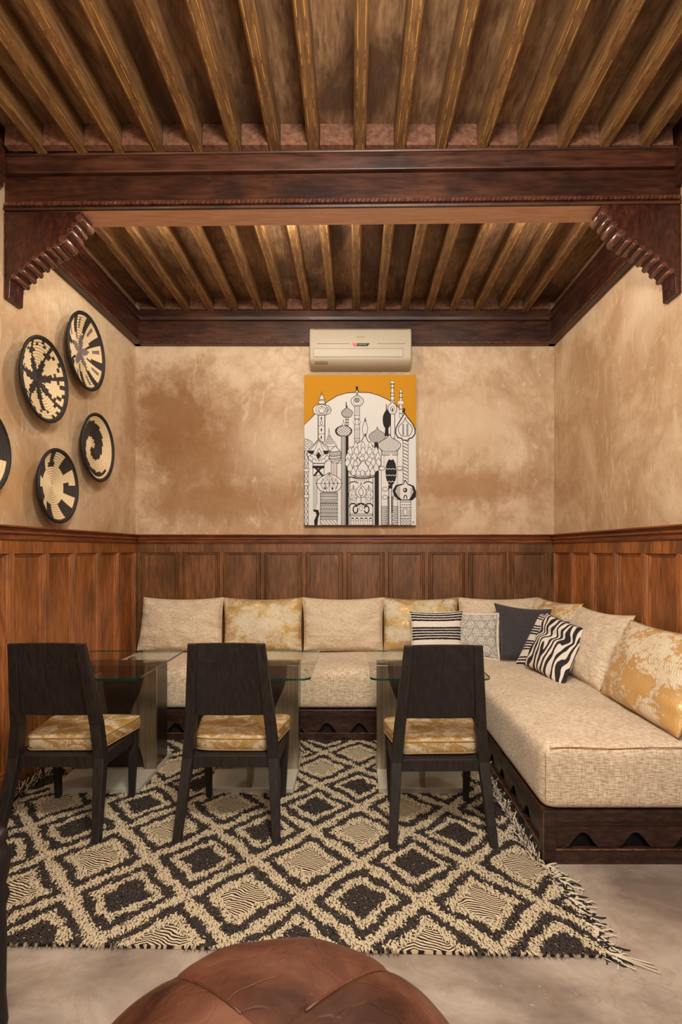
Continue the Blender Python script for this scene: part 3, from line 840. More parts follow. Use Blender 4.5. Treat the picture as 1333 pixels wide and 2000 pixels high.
# ------------------------------------------------------------------ chairs
def make_chair():
    r = empty('dining_chair')
    W = M['wenge']
    for s in (-1, 1):
        b = MB(); b.sweep([(s*.2135,0,0,.034,.036),(s*.190,.088,.33,.046,.050),(s*.176,.080,.48,.046,.050),(s*.145,-.002,.85,.040,.026)])
        bevel(b.build('rear_leg', W, r), 0.003)
        b = MB(); b.sweep([(s*.187,.425,0,.026,.028),(s*.196,.425,.295,.040,.040)])
        bevel(b.build('front_leg', W, r), 0.003)
        b = MB(); b.add([(s*.19-.015,.10,.285),(s*.19+.015,.10,.285),(s*.196+.015,.41,.285),(s*.196-.015,.41,.285),
                         (s*.19-.015,.10,.34),(s*.19+.015,.10,.34),(s*.196+.015,.41,.34),(s*.196-.015,.41,.34)],
                        [(0,3,2,1),(4,5,6,7),(0,1,5,4),(1,2,6,5),(2,3,7,6),(3,0,4,7)])
        bevel(b.build('side_rail', W, r), 0.002)
    b = MB(); b.box(-.17,.17,.075,.10,.288,.34); bevel(b.build('back_rail', W, r), 0.002)
    b = MB(); b.box(-.215,.215,.405,.445,.288,.345); bevel(b.build('front_rail', W, r), 0.002)
    b = MB(); b.box(-.175,.175,.09,.41,.325,.342); b.build('seat_board', W, r)
    # curved, slightly recessed back panel
    b = MB(); n = 10; vs = []
    yat = lambda z: .080 + (z-.48)*(-.082/.37)
    for (z, hw) in ((.525, .158), (.64, .148), (.765, .137)):
        for k in range(n+1):
            u = -1 + 2*k/n; cv = 0.012*(1-u*u)
            vs.append((u*hw, yat(z)-.008+cv, z+(0.006*(1-u*u)*(-1) if z < .53 else 0)))
            vs.append((u*hw, yat(z)+.012+cv, z))
    fs = []
    for j in range(2):
        for k in range(n):
            a = (j*(n+1)+k)*2; c = a+2*(n+1)
            fs += [(a, a+2, c+2, c), (a+1, c+1, c+3, a+3)]
    for k in range(n): a = 2*k; fs.append((a, a+1, a+3, a+2)); a += 4*(n+1); fs.append((a, a+2, a+3, a+1))
    b.add(vs, fs); b.build('back_panel', W, r)
    b = MB(); n = 10; vs = []
    for (z, hw) in ((.764, .137), (.850, .129)):
        for k in range(n+1):
            u = -1 + 2*k/n; cv = 0.012*(1-u*u)
            vs.append((u*hw, yat(z)-.0088+cv, z)); vs.append((u*hw, yat(z)+.013+cv, z))
    fs = []
    for k in range(n):
        a = 2*k; c = a+2*(n+1)
        fs += [(a, a+2, c+2, c), (a+1, c+1, c+3, a+3), (a, a+1, a+3, a+2), (c, c+2, c+3, c+1)]
    fs += [(0, 2*(n+1), 2*(n+1)+1, 1), (2*n, 2*n+1, 4*n+3, 4*n+2)]
    b.add(vs, fs); b.build('top_rail', W, r)
    return r
def make_pad(label, loc, seed):
    """trapezoid box cushion with piped edges"""
    n = 16; zs = [(0, .94), (.006, .985), (.022, 1.0), (.045, 1.0), (.058, .985), (.064, .955), (.067, .90), (.070, .6), (.071, .3)]
    def outline(k, sc_):
        a = 2*math.pi*k/(4*n); c, s = math.cos(a), math.sin(a)
        e = 0.22; X = math.copysign(abs(c)**e, c); Y = math.copysign(abs(s)**e, s)
        hw = .172 + (.232-.172)*(Y+1)/2
        return X*hw*sc_, .295 + Y*.178*sc_
    vs, fs = [], []; N_ = 4*n
    for z, s_ in zs:
        for k in range(N_):
            x, y = outline(k, s_)
            zz = z + (0.004*mnoise.noise(Vector((x*9+seed, y*9, z*3))) if z > 0.02 else 0)
            vs.append((x + .003*mnoise.noise(Vector((z*60, k*.5, seed))), y, zz+.343))
    for j in range(len(zs)-1):
        for k in range(N_):
            l = (k+1) % N_; fs.append((j*N_+k, j*N_+l, (j+1)*N_+l, (j+1)*N_+k))
    vs.append((0,.295,.343+.072)); t = len(vs)-1
    for k in range(N_): fs.append(((len(zs)-1)*N_+k, (len(zs)-1)*N_+(k+1) % N_, t))
    fs.append(tuple(range(N_-1,-1,-1)))
    o = mesh_obj('seat_cushion', vs, fs, M['damask_seat'], None, True)
    add_uv(o, lambda c: (c.x*1.6+c.z*1.2+seed*.37, c.y*1.6+c.z*2.2+seed*.61))
    o.location = loc
    for zz, s_ in ((.343+.058, .99), (.343+.007, .99)):
        b = MB(); b.tube([(*outline(k % N_, s_), zz+.002*math.sin(k*.4+seed)) for k in range(N_+1)], 0.0032, 6, cap=False)
        b.build('piping', M['pipingg'], o, True)
    tag(o, label, 'cushion', 'seat pads on the dark chairs')
    return o
ch = make_chair()
spots = [((-1.318, 2.345, 0), 'black wooden dining chair at the left, nearest the baskets', 'gold damask seat pad on the leftmost chair'),
         ((-0.547, 2.345, 0), 'black wooden dining chair in the middle, with two others to its sides', 'gold damask seat pad on the middle chair'),
         ((0.376, 2.300, 0), 'black wooden dining chair at the right, in front of the striped cushion', 'gold damask seat pad on the rightmost chair, sagging at its back edge')]
PZ = 0.018
for i, (loc, lb, lp) in enumerate(spots):
    o = ch if i == 0 else copy_tree(ch)
    o.location = (loc[0], loc[1], PZ)
    o.rotation_euler = (0, 0, (-0.01, 0.0, 0.012)[i])
    tag(o, lb, 'chair', 'dining chairs in front of the glass tables')
    pd = make_pad(lp, (loc[0], loc[1], PZ), i*3.3); pd.rotation_euler = o.rotation_euler

# ------------------------------------------------------------------ glass tables
def make_table():
    r = empty('glass_table'); hw, d = 0.300, 0.38; z0, z1 = 0.612, 0.622
    pts = []; R = 0.045
    for (cx, cy, a0) in ((hw-R,d-R,0),(-hw+R,d-R,90),(-hw+R,-d+R,180),(hw-R,-d+R,270)):
        for k in range(7):
            a = math.radians(a0+15*k); pts.append((cx+R*math.cos(a), cy+R*math.sin(a)))
    n = len(pts)
    vs = [(x,y,z0) for x,y in pts] + [(x,y,z1) for x,y in pts]
    fs = [tuple(range(n-1,-1,-1)), tuple(range(n,2*n))]; mi = [0,0]
    for i in range(n): fs.append((i,(i+1) % n, n+(i+1) % n, n+i)); mi.append(1)
    o = mesh_obj('glass_top', vs, fs, [M['glass'], M['glass_edge']], r, mi=mi)
    o['label'] = 'clear glass top with rounded corners'
    S = M['steel']
    b = MB(); b.box(-.2285,.2285,-.255,.255,0,.032); bevel(b.build('base_plate', M['plate'], r), 0.002)
    def fin(rot, half, name='fin'):
        inner = []
        for k in range(25):
            z = .032 + (.610-.032)*k/24
            t = (z-.032)/.578
            wdt = .062 + .085*math.exp(-((t-.47)/.27)**2) 
            inner.append((half-wdt, z))
        poly = [(half, .032)] + [(half, .610)] + inner[::-1]
        b = MB(); b.prism(poly, -.012, .012, 'y')
        o = bevel(b.build(name, S, r), 0.0015); o.rotation_euler = (0,0,rot)
        return o
    fin(0, .2285); fin(math.pi, .2285); fin(-math.pi/2, .250); fin(math.pi/2, .250)
    b = MB(); b.box(-.222,.222,.016,.19,.032,.602); b.build('core_board', M['core'], r)
    return r
tb = make_table()
for i, (x, lb) in enumerate([(-1.335, 'clear glass table on a steel base at the left, behind the leftmost chair'),
               (-0.540, 'clear glass table on a steel base behind the middle chair'),
               (0.355, 'clear glass table on a steel base behind the rightmost chair')]):
    o = tb if i == 0 else copy_tree(tb)
    o.location = (x, 3.062, PZ-0.004)
    tag(o, lb, 'table', 'glass tables in front of the bench')
    gt = [k for k in COL.objects if k.parent == o and k.name.startswith('glass_top')][0]
    gt.location = (({0:-1.37,1:-0.515,2:0.380}[i]-x), 0.008, 0)

# ------------------------------------------------------------------ rug
LAT, PIT = 0.427, 0.235
def rug_pat(x, y):
    """0 dark, 1 cream, 2 flat hatched centre; numpy arrays of floor coordinates"""
    yr = y + 0.032*(x-0.2) - 1.725
    xr = x - 0.24
    p = xr/LAT + yr/(2*PIT); q = xr/LAT - yr/(2*PIT)
    ip, iq = np.round(p), np.round(q)
    r = 2*np.maximum(np.abs(p-ip), np.abs(q-iq))
    par = np.mod(iq, 2)
    out = np.ones_like(r)
    out[(r > 0.648) & (r < 0.862)] = 0
    core = r < 0.445
    out[core & (par == 1)] = 0
    out[core & (par == 0)] = 2
    return out
def rug_front(x): return 1.69 - 0.028*(x-0.79)
def rug_right(y): return np.interp(y, [1.69, 2.22, 2.6, 3.7], [0.79, 0.757, 0.748, 0.742])
RL, RB = -1.70, 3.60
rug = tag(empty('rug', (-0.45, 2.7, 0)), 'shaggy black and cream wool rug with a nested diamond pattern, under the chairs and tables', 'rug')
RO = Vector((-0.45, 2.7, 0))
# backing / flat weave
b = MB()
nx, ny = 40, 36
vs, fs = [], []
for z in (0.001, 0.013):
    for j in range(ny+1):
        for i in range(nx+1):
            t = j/ny; s = i/nx
            yy = 1.69 + (RB-1.69)*t
            xx = RL + (float(rug_right(yy))-RL)*s
            yy = rug_front(xx) + 0.008 + (RB-rug_front(xx)-0.008)*t
            vs.append((xx-RO.x, yy-RO.y, z))
N_ = (nx+1)*(ny+1)
for j in range(ny):
    for i in range(nx):
        a = j*(nx+1)+i; fs.append((a, a+nx+1, a+nx+2, a+1)); fs.append((a+N_, a+N_+1, a+N_+nx+2, a+N_+nx+1))
for i in range(nx): fs.append((i, i+1, N_+i+1, N_+i)); a = ny*(nx+1)+i; fs.append((a, N_+a, N_+a+1, a+1))
for j in range(ny): a = j*(nx+1); c = a+nx; fs.append((a, N_+a, N_+a+nx+1, a+nx+1)); fs.append((c, c+nx+1, N_+c+nx+1, N_+c))
def weave_mat():
    N = Nodes('rug_flat_weave', 0.9, 0.15)
    v = N.coord('Object')
    s = N.n('ShaderNodeSeparateXYZ'); N.l(v, s.inputs[0])
    nz = N.noise(v, 9, 3)
    zig = N.math('MULTIPLY', N.math('PINGPONG', s.outputs[0], LAT/4), 0.42)
    d = N.math('ADD', N.math('ADD', s.outputs[1], zig), N.math('MULTIPLY', nz, 0.05))
    f = N.math('FRACT', N.math('MULTIPLY', d, 82))
    k = N.ramp(f, [(0.44, BLK), (0.54, WHT)])
    N.color(N.mix(k, srgb(44,40,42), srgb(214,194,160)))
    N.bump(k, 0.5, 0.003); return N.m
M['weave'] = weave_mat()
mesh_obj('backing', vs, fs, M['weave'], rug)
# pile: leaf-like tufts leaning towards the front edge
def make_pile():
    sp_ = 0.0066
    xs = np.arange(RL, 0.80, sp_); ys = np.arange(1.68, RB, sp_)
    X, Y = np.meshgrid(xs, ys); X = X.ravel() + RNG.uniform(-.5,.5,X.size)*sp_; Y = Y.ravel() + RNG.uniform(-.5,.5,Y.size)*sp_
    keep = (Y > rug_front(X)+0.010) & (X < rug_right(Y)-0.004) & (X > RL)
    X, Y = X[keep], Y[keep]
    # weavers' wobble in the pattern
    px = X + 0.006*np.sin(Y*37)+0.004*np.sin(Y*83+X*21); py = Y + 0.006*np.sin(X*41)+0.005*np.sin(X*97)
    pat = rug_pat(px + RNG.normal(0, .003, X.size), py)
    k2 = pat != 2; X, Y, pat = X[k2], Y[k2], pat[k2]
    n = X.size
    L = RNG.uniform(.020, .030, n); W = RNG.uniform(.0030, .0046, n)
    ang = -math.pi/2 + RNG.normal(.12, .34, n)
    lean = RNG.uniform(.80, 1.0, n)
    dx, dy = np.cos(ang), np.sin(ang)
    sx_, sy_ = -dy, dx
    base = RNG.uniform(.011, .015, n)
    V = np.zeros((n, 5, 3), dtype=np.float32)
    def row(i, f, h, wf, side):
        V[:, i, 0] = X + dx*L*f*lean + sx_*W*wf*side - RO.x
        V[:, i, 1] = Y + dy*L*f*lean + sy_*W*wf*side - RO.y
        V[:, i, 2] = base + h*L*np.sqrt(np.maximum(0.05, 1-lean**2*0.8))*.62
    row(0, 0, 0, .8, -1); row(1, 0, 0, .8, 1); row(2, .5, .85, 1.0, 1); row(3, .5, .85, 1.0, -1); row(4, 1.0, .80, 0.1, 1)
    V[:, 4, 2] -= .003
    me = bpy.data.meshes.new('pile')
    me.vertices.add(5*n); me.vertices.foreach_set('co', V.ravel())
    off = (np.arange(n)*5)[:, None]
    quad = off + np.array([0,1,2,3]); tri = off + np.array([3,2,4])
    loops = np.hstack([quad, tri]).ravel()
    me.loops.add(loops.size); me.loops.foreach_set('vertex_index', loops.astype(np.int32))
    st = np.empty(2*n, dtype=np.int32); st[0::2] = np.arange(n)*7; st[1::2] = np.arange(n)*7+4
    tot = np.empty(2*n, dtype=np.int32); tot[0::2] = 4; tot[1::2] = 3
    me.polygons.add(2*n); me.polygons.foreach_set('loop_start', st); me.polygons.foreach_set('loop_total', tot)
    me.update(calc_edges=True); me.validate()
    dk = np.array(srgb(50,46,48)[:3]); cr = np.array(srgb(222,204,172)[:3])
    c = np.where((pat == 0)[:, None], dk, cr) * RNG.uniform(.86, 1.10, n)[:, None]
    col = np.ones((n, 5, 4), dtype=np.float32); col[:, :, :3] = c[:, None, :]
    at = me.color_attributes.new('Col', 'FLOAT_COLOR', 'POINT'); at.data.foreach_set('color', col.ravel())
    me.materials.append(M['pile'])
    o = bpy.data.objects.new('pile', me); COL.objects.link(o); o.parent = rug; o['kind'] = 'stuff'
make_pile()
# knotted fringe at both ends
fr_mats = [plain('fringe_cream_wool', srgb(214,200,176), 0.9, 0.1), plain('fringe_black_wool', srgb(48,44,46), 0.9, 0.1)]
def tassel_mesh(seed, lift):
    rr = random.Random(seed); b = MB()
    for s_ in range(5):
        mat = 0 if rr.random() < .62 else 1
        a0 = rr.uniform(-.5, .5); pts = []; x = y = 0; z = .012; a = a0
        Ls = rr.uniform(.075, .105)
        for k in range(7):
            pts.append((x, y + .003*(s_-2), z + .004*math.sin(k*1.7+s_)))
            a += rr.uniform(-.75, .75)
            x += math.cos(a)*Ls/6*(1-lift*.85); y += math.sin(a)*Ls/6
            z += Ls/6*lift*rr.uniform(.7, 1.1) if lift else (-.0015)
            z = max(.004, z)
        b.tube(pts, 0.0042, 5, mat, taper=lambda t: 1.15 if t < .3 else (1 - .5*t))
    me = b.build('tassel', fr_mats, None, True).data
    return me
lay = [tassel_mesh(i, 0.0) for i in range(6)]; up = [tassel_mesh(20+i, 0.9) for i in range(6)]
for o in list(COL.objects):
    if o.name.startswith('tassel'): bpy.data.objects.remove(o)
def put_tassel(me, x, y, rz, s=1.0):
    o = bpy.data.objects.new('tassel', me); COL.objects.link(o); o.parent = rug
    o.location = (x-RO.x, y-RO.y, 0); o.rotation_euler = (0, 0, rz); o.scale = (s, s, s)
y = 1.70; k = 0
while y < 3.55:
    x = float(rug_right(y))
    if y < BYF-0.03: put_tassel(lay[k % 6], x-.012, y, random.uniform(-.5,.3), random.uniform(.9,1.25)); put_tassel(lay[(k+3) % 6], x-.020, y+.01, random.uniform(-.7,.7), random.uniform(.7,1.0))
    else: put_tassel(up[k % 6], x-.018, y, math.pi+random.uniform(-1.0,1.0), random.uniform(.55,.85)); put_tassel(up[(k+2) % 6], x-.03, y+.014, math.pi+random.uniform(-1.2,1.2), random.uniform(.4,.7))
    y += random.uniform(.018, .026) if y < BYF else .034; k += 1
y = 1.80
while y < 3.55:
    put_tassel(up[k % 6], RL-.004, y, random.uniform(-.9,.9), random.uniform(.7,1.0)) 
    y += .034; k += 1
# two long loose threads at the front right corner
b = MB()
for s_ in range(3):
    b.tube([(0.785+.022*t-RO.x, 1.705-.012*t+.006*s_*t*.5-RO.y, .012*(1-t/6)+.004) for t in range(7)], .0022, 5)
b.build('loose_thread', fr_mats[0], rug, True)

# ------------------------------------------------------------------ leather pouf
PC, PR, PH = Vector((-0.155, 1.010, 0)), 0.405, 0.365
pouf = tag(empty('pouf', PC), 'round brown leather pouf with stitched panels and creases, on bare concrete nearest the camera', 'pouf')
seams = [math.radians(a) for a in (-48, 42, 105, 165, 222, 268)]       # bearing measured from +Y, clockwise
def pouf_prof(t):
    """t 0 top centre .. 1 bottom"""
    a = math.pi*t; e = 0.80
    r = PR * (math.sin(a)**0.62); z = PH/2 + PH/2*math.copysign(abs(math.cos(a))**e, math.cos(a))
    return r, z
for i in range(6):
    a0 = seams[i]; a1 = seams[(i+1) % 6]
    if a1 < a0: a1 += 2*math.pi
    na, nt = 22, 36; vs, fs = [], []
    for j in range(nt+1):
        t = j/nt
        for k in range(na+1):
            s = k/na; a = a0+(a1-a0)*s
            bend = 0.10*math.sin(math.pi*min(1, t*2))*(1 if i % 2 else -1)
            a += 0.0*bend
            r, z = pouf_prof(t)
            puff = (max(0, math.sin(math.pi*s))**0.38 - 1)*0.020*min(1, t*6)*min(1,(1-t)*6)
            q = Vector((math.sin(a)*r, math.cos(a)*r, z))
            dent = 0.010*mnoise.noise(q*5+Vector((i*7.3,0,0))) + 0.004*mnoise.noise(q*14)
            nr = (q-Vector((0,0,PH/2))).normalized()
            p = q + nr*(puff+dent*(1 if 0.02 < t < 0.98 else .5)*min(1,12*s*(1-s)+.15))
            vs.append((p.x, p.y, max(0.0, p.z)))
    for j in range(nt):
        for k in range(na):
            q = j*(na+1)+k; fs.append((q, q+1, q+na+2, q+na+1))
    pn = mesh_obj('panel', vs, fs, M['leather'], pouf, True)
    b = MB(); pts = []
    for j in range(1, 34):
        t = j/36; r, z = pouf_prof(t); q = Vector((math.sin(a0)*r, math.cos(a0)*r, z)); nr = (q-Vector((0,0,PH/2))).normalized()
        pts.append(q - nr*(0.0165*min(1, t*6)))
    b.tube(pts, 0.0035, 6); b.build('seam', M['leather'], pouf, True)

# ------------------------------------------------------------------ wall baskets
BK, CRM, GRY = srgb(42,37,38), srgb(226,202,160), srgb(118,108,108)
def tri(x): x = x - math.floor(x); return 1 - abs(2*x-1)
def bk_star(rho, a):
    th = a/(2*math.pi)
    if rho > .92: return BK
    if rho < .20 + .50*tri(th*7+.1)**1.1: return BK
    k = th*7 + .6
    w2 = tri(th*7+.1)
    if rho > .6 and w2 > .88: return BK
    if rho > .62 and abs(w2 - (.98-(rho-.62)*2.6)) < .11: return BK
    return CRM
def bk_flower(rho, a):
    th = a/(2*math.pi)
    if rho > .92: return BK
    if rho < .14 + .36*tri(th*5+.25): return GRY
    w_ = tri(th*8+.2 + .10*math.sin(rho*6))
    if rho > .34 and w_ < .16+.36*(rho-.3): return BK
    if .58 < rho < .86 and w_ < .2+.4*(rho-.3)+.10: return CRM
    if rho > .5 and w_ > 1.02-.16*math.sin(math.pi*(rho-.5)/.42): return GRY
    return CRM
def bk_spiral(rho, a):
    if rho > .94: return BK
    th = a/(2*math.pi)
    k = (th - rho*1.15 + .62) % 1.0
    return BK if k < .56 and rho < .95 - .22*k else CRM
def bk_blocks(rho, a):
    if rho > .93: return BK
    d = math.degrees(a) % 360
    for c, wd in ((-3,13),(52,13),(105,10),(150,12),(200,14),(242,11),(290,0),(308,13)):
        dd = (d-c+180) % 360 - 180
        if abs(dd) < wd*(1.35-.35*rho) and rho > .56 + .05*math.sin(c): return BK
    return CRM
def bk_half(rho, a):
    if rho > .95: return BK
    d = math.degrees(a) % 360
    return BK if (d < 75 or d > 350) and rho > .35 else CRM
def basket(Y, Z, R, depth, pat, label, tilt=0.0):
    nr_, na = 15, 96
    r = tag(empty('wall_basket', (XL, Y, Z)), label, 'basket', 'woven baskets on the left wall')
    vs, fs, cols = [], [], []
    def prof(rho): return 0.034 + (depth-0.034)*rho**2.6          # distance from wall of the inner face
    # inner coils: each ring bulges like a coil
    sub = 3; rows = []
    for i in range(nr_):
        for s in range(sub):
            t = (i+s/sub)/nr_; rows.append((t, prof(t)+0.0045*math.sin(math.pi*s/sub), i))
    rows.append((1.0, prof(1.0), nr_))
    for (t, d, i) in rows:
        for k in range(na):
            a = 2*math.pi*k/na; vs.append((d, R*t*math.cos(a), R*t*math.sin(a)))
    for j in range(len(rows)-1):
        ring = rows[j][2]; rho = (ring+.5)/nr_
        for k in range(na):
            l = (k+1) % na
            fs.append((j*na+k, j*na+l, (j+1)*na+l, (j+1)*na+k)); a = 2*math.pi*((k//2)*2+1)/na
            cols.append(pat(rho, a))
    base = len(vs)                                                # outer (wall side) shell
    for (t, dd) in ((1.0, 0), (0.97, -.014), (0.86, -.034), (0.62, -.052), (0.3, -0.06), (0.02, -.062)):
        for k in range(na):
            a = 2*math.pi*k/na; vs.append((max(0.004, depth+dd), R*t*math.cos(a), R*t*math.sin(a)))
    for j in range(5):
        for k in range(na):
            l = (k+1) % na; fs.append((base+j*na+k, base+(j+1)*na+k, base+(j+1)*na+l, base+j*na+l)); cols.append(BK if j < 2 or (k//6) % 2 else CRM)
    o = mesh_obj('coiled_bowl', vs, fs, M['raffia'], r, False)
    at = o.data.color_attributes.new('Col', 'FLOAT_COLOR', 'CORNER')
    buf = []
    for f, c in zip(o.data.polygons, cols): buf += list(c)*f.loop_total
    at.data.foreach_set('color', buf)
    b = MB(); b.tube([(depth-.002, R*math.cos(2*math.pi*k/72), R*math.sin(2*math.pi*k/72)) for k in range(73)], .0085, 8, cap=False)
    rm = b.build('rim', M['black'], r, True)
    r.rotation_euler = (0, tilt, 0)
basket(2.985, 2.198, 0.222, 0.082, bk_star, 'round woven basket with a black star centre, second highest on the left wall')
basket(3.450, 2.520, 0.232, 0.082, bk_flower, 'round woven basket with a grey centred flower, highest on the left wall under the cornice')
basket(3.615, 1.945, 0.218, 0.078, bk_spiral, 'round woven basket with a black spiral, nearest the back corner')
basket(3.125, 1.635, 0.206, 0.080, bk_blocks, 'round woven basket, cream centre, black blocks at its rim, lowest on the left wall')
basket(2.470, 1.725, 0.205, 0.080, bk_half, 'round woven basket cut by the left photo edge, only its black side showing')

# ------------------------------------------------------------------ air conditioner
AX0, AX1, AZ0, AZ1 = -0.345, 0.445, 2.708, 2.995
ac = tag(empty('air_conditioner', ((AX0+AX1)/2, YB, AZ0)), 'cream wall air conditioner mounted high above the painting', 'air conditioner')
axc = (AX0+AX1)/2; hw = (AX1-AX0)/2; dep = 0.195; hz = AZ1-AZ0
prof = []
for k in range(17):
    t = k/16; z = hz*t
    d = dep*(1 - 0.10*(2*abs(t-.55))**2.2)
    if t < .12: d -= 0.055*(1-t/.12)**1.6
    if t > .93: d -= 0.02*((t-.93)/.07)**2
    prof.append((-d, z))
b = MB(); b.prism([(0.0-0.001, 0)] + prof + [(0.0-0.001, hz)], -hw, hw, 'x')
body = bevel(b.build('body', M['ac'], ac), 0.012, 4)
for f in body.data.polygons: f.use_smooth = True
def front_y(z): 
    z = min(max(z, 0), hz); t = z/hz*16; i = min(15, int(t)); return prof[i][0] + (prof[i+1][0]-prof[i][0])*(t-i)
def strip(x0, x1, z0, z1, th, mat, name):
    b = MB(); n = 5
    vs = []
    for k in range(n+1):
        z = z0+(z1-z0)*k/n; y = front_y(z)
        vs += [(x0, y-th, z), (x1, y-th, z), (x0, y+.004, z), (x1, y+.004, z)]
    fs = []
    for k in range(n):
        a = 4*k; c = a+4
        fs += [(a, a+1, c+1, c), (a+2, c+2, c+3, a+3), (a, c, c+2, a+2), (a+1, a+3, c+3, c+1)]
    fs += [(0,2,3,1), (4*n, 4*n+1, 4*n+3, 4*n+2)]
    b.add(vs, fs); return b.build(name, mat, ac)
U = 2*hw/1160.0            # one unit of the close-up crop
def ax(u): return -hw + (u-88)*U
def az(v): return hz - (v-35)*hz/412.0
strip(ax(135), ax(1152), az(364), az(280), .003, M['ac'], 'air_flap')
for (a, c, d, e) in ((133,1154,283,277),(133,1154,370,364),(133,139,370,277),(1149,1154,370,277),(170,545,227,223),(860,1180,227,223),(135,1200,60,55)):
    strip(ax(a), ax(c), az(d), az(e), .0042, M['acd'], 'panel_gap')
strip(ax(145), ax(295), az(432), az(408), .002, M['acd'], 'rating_plate')
b = MB(); yf = front_y(az(238))-.004
b.prism([(ax(568), az(222)), (ax(590), az(253)), (ax(745), az(253)), (ax(772), az(222))], yf, yf+.008, 'y'); disp = b.build('display', M['black'], ac)
red_e = Nodes('red_indicator_lamp', 0.4); red_e.b.inputs['Base Color'].default_value = srgb(230,60,60)
red_e.b.inputs['Emission Color'].default_value = (1, .08, .10, 1); red_e.b.inputs['Emission Strength'].default_value = 1.2
b = MB(); b.prism([(ax(570), az(224)), (ax(588), az(251)), (ax(628), az(251)), (ax(628), az(224))], yf-.0015, yf, 'y'); b.build('indicator_lamp', red_e.m, disp)
b = MB()
for k in range(6): b.box(ax(642+k*17), ax(651+k*17), yf-.001, yf, az(246), az(230))
b.build('display_digits', M['acd'], disp)
# small red brand script, too small to read in the photograph
b = MB(); yb_ = front_y(az(148))-.001
x = 628
for wd, hh in ((14,20),(10,11),(12,13),(10,12),(10,11),(12,11)):
    b.tube([(ax(x), yb_, az(156)), (ax(x+wd*.35), yb_, az(156-hh)), (ax(x+wd*.7), yb_, az(156)), (ax(x+wd), yb_, az(156-hh*.6))], .0009, 4); x += wd+4
b.build('brand_script', M['red'], ac)

# ------------------------------------------------------------------ painting
CW, CH_ = 0.893, 1.203; CX0, CZ0 = -0.398, 1.467; UY = CW/960.0; VY = CH_/1302.0
paint = tag(empty('painting', (CX0+CW/2, YB, CZ0)), 'tall canvas painting of black and white onion domes under an ochre sky', 'painting')
yb0, yt0 = -0.062, -0.040            # the canvas hangs a little away from the wall, more at its foot
def cpt(u, v, lift=0.0):
    u = min(max(u, 160), 1120); v = min(max(v, 498), 1800)
    z = CH_*(1-(v-498)/1302.0); y = yb0 + (yt0-yb0)*z/CH_
    return ((u-640)*UY, y-lift, z)
b = MB(); vs = []
for (u, v) in ((160,1800),(1120,1800),(1120,498),(160,498)):
    x, y, z = cpt(u, v); vs += [(x, y, z), (x, y+.034, z)]
b.add(vs, [(0,2,4,6),(1,7,5,3),(0,1,3,2),(2,3,5,4),(4,5,7,6),(6,7,1,0)])
b.build('canvas', M['canvas_w'], paint)
class Draw:
    def __init__(s): s.b = MB(); s.L = 1
    def fill(s, pts, mat):
        s.L += 1
        vs = [cpt(u, v, s.L*1.2e-5+.0003) for u, v in pts]
        cl = [vs[0]]
        for p in vs[1:]:
            if (Vector(p)-Vector(cl[-1])).length > 1e-5: cl.append(p)
        if (Vector(cl[0])-Vector(cl[-1])).length < 1e-5: cl.pop()
        if len(cl) > 2: s.b.add(cl, [tuple(range(len(cl)))], mat)
    def line(s, pts, w=4, mat=0, same=False):
        if not same: s.L += 1
        lf = s.L*1.2e-5+.0003
        for (a, c) in zip(pts[:-1], pts[1:]):
            dx, dy = c[0]-a[0], c[1]-a[1]; l = math.hypot(dx, dy)
            if l < 1e-6: continue
            nx_, ny_ = -dy/l*w/2, dx/l*w/2; ex, ey = dx/l*w*.3, dy/l*w*.3
            s.b.add([cpt(a[0]+nx_-ex, a[1]+ny_-ey, lf), cpt(c[0]+nx_+ex, c[1]+ny_+ey, lf), cpt(c[0]-nx_+ex, c[1]-ny_+ey, lf), cpt(a[0]-nx_-ex, a[1]-ny_-ey, lf)], [(0,1,2,3)], mat)
    def lines(s, L_, w=3, mat=0):
        s.L += 1
        for p in L_: s.line(p, w, mat, True)
    def shape(s, pts, w=5, fillm=1):
        s.fill(pts, fillm); s.line(list(pts)+[pts[0]], w, 0)
    def rect(s, x0, y0, x1, y1, w=4, fillm=1): s.shape([(x0,y0),(x1,y0),(x1,y1),(x0,y1)], w, fillm)
D = Draw()
INK, WH, OC = 0, 1, 2
def onion(cx, y0, y1, hw_, kind=0):
    """onion dome outline from its tip y0 to its foot y1"""
    tb_ = [[(0,0),(.10,.06),(.20,.17),(.30,.42),(.42,.78),(.55,.98),(.66,1.0),(.78,.92),(.90,.74),(1,.52)],
           [(0,0),(.14,.04),(.30,.22),(.45,.55),(.60,.88),(.72,1.0),(.83,.92),(.93,.60),(1,.30)],
           [(0,0),(.10,.25),(.25,.70),(.40,.95),(.55,1.0),(.72,.95),(.88,.78),(1,.45)]][kind]
    R_ = []
    for i in range(len(tb_)-1):
        for k in range(4):
            t = k/4; a, c = tb_[i], tb_[i+1]; R_.append((a[0]+(c[0]-a[0])*t, a[1]+(c[1]-a[1])*t))
    R_.append(tb_[-1])
    return [(cx+x*hw_, y0+(y1-y0)*t) for t, x in R_] + [(cx-x*hw_, y0+(y1-y0)*t) for t, x in reversed(R_)]
def ell(cx, cy, rx, ry, n=28, a0=0, a1=360):
    return [(cx+rx*math.cos(math.radians(a0+(a1-a0)*k/n)), cy+ry*math.sin(math.radians(a0+(a1-a0)*k/n))) for k in range(n+(0 if a1-a0 == 360 else 1))]
def inside(p, poly):
    x, y = p; c = False; n = len(poly)
    for i in range(n):
        x1, y1 = poly[i]; x2, y2 = poly[(i+1) % n]
        if (y1 > y) != (y2 > y) and x < (x2-x1)*(y-y1)/(y2-y1)+x1: c = not c
    return c
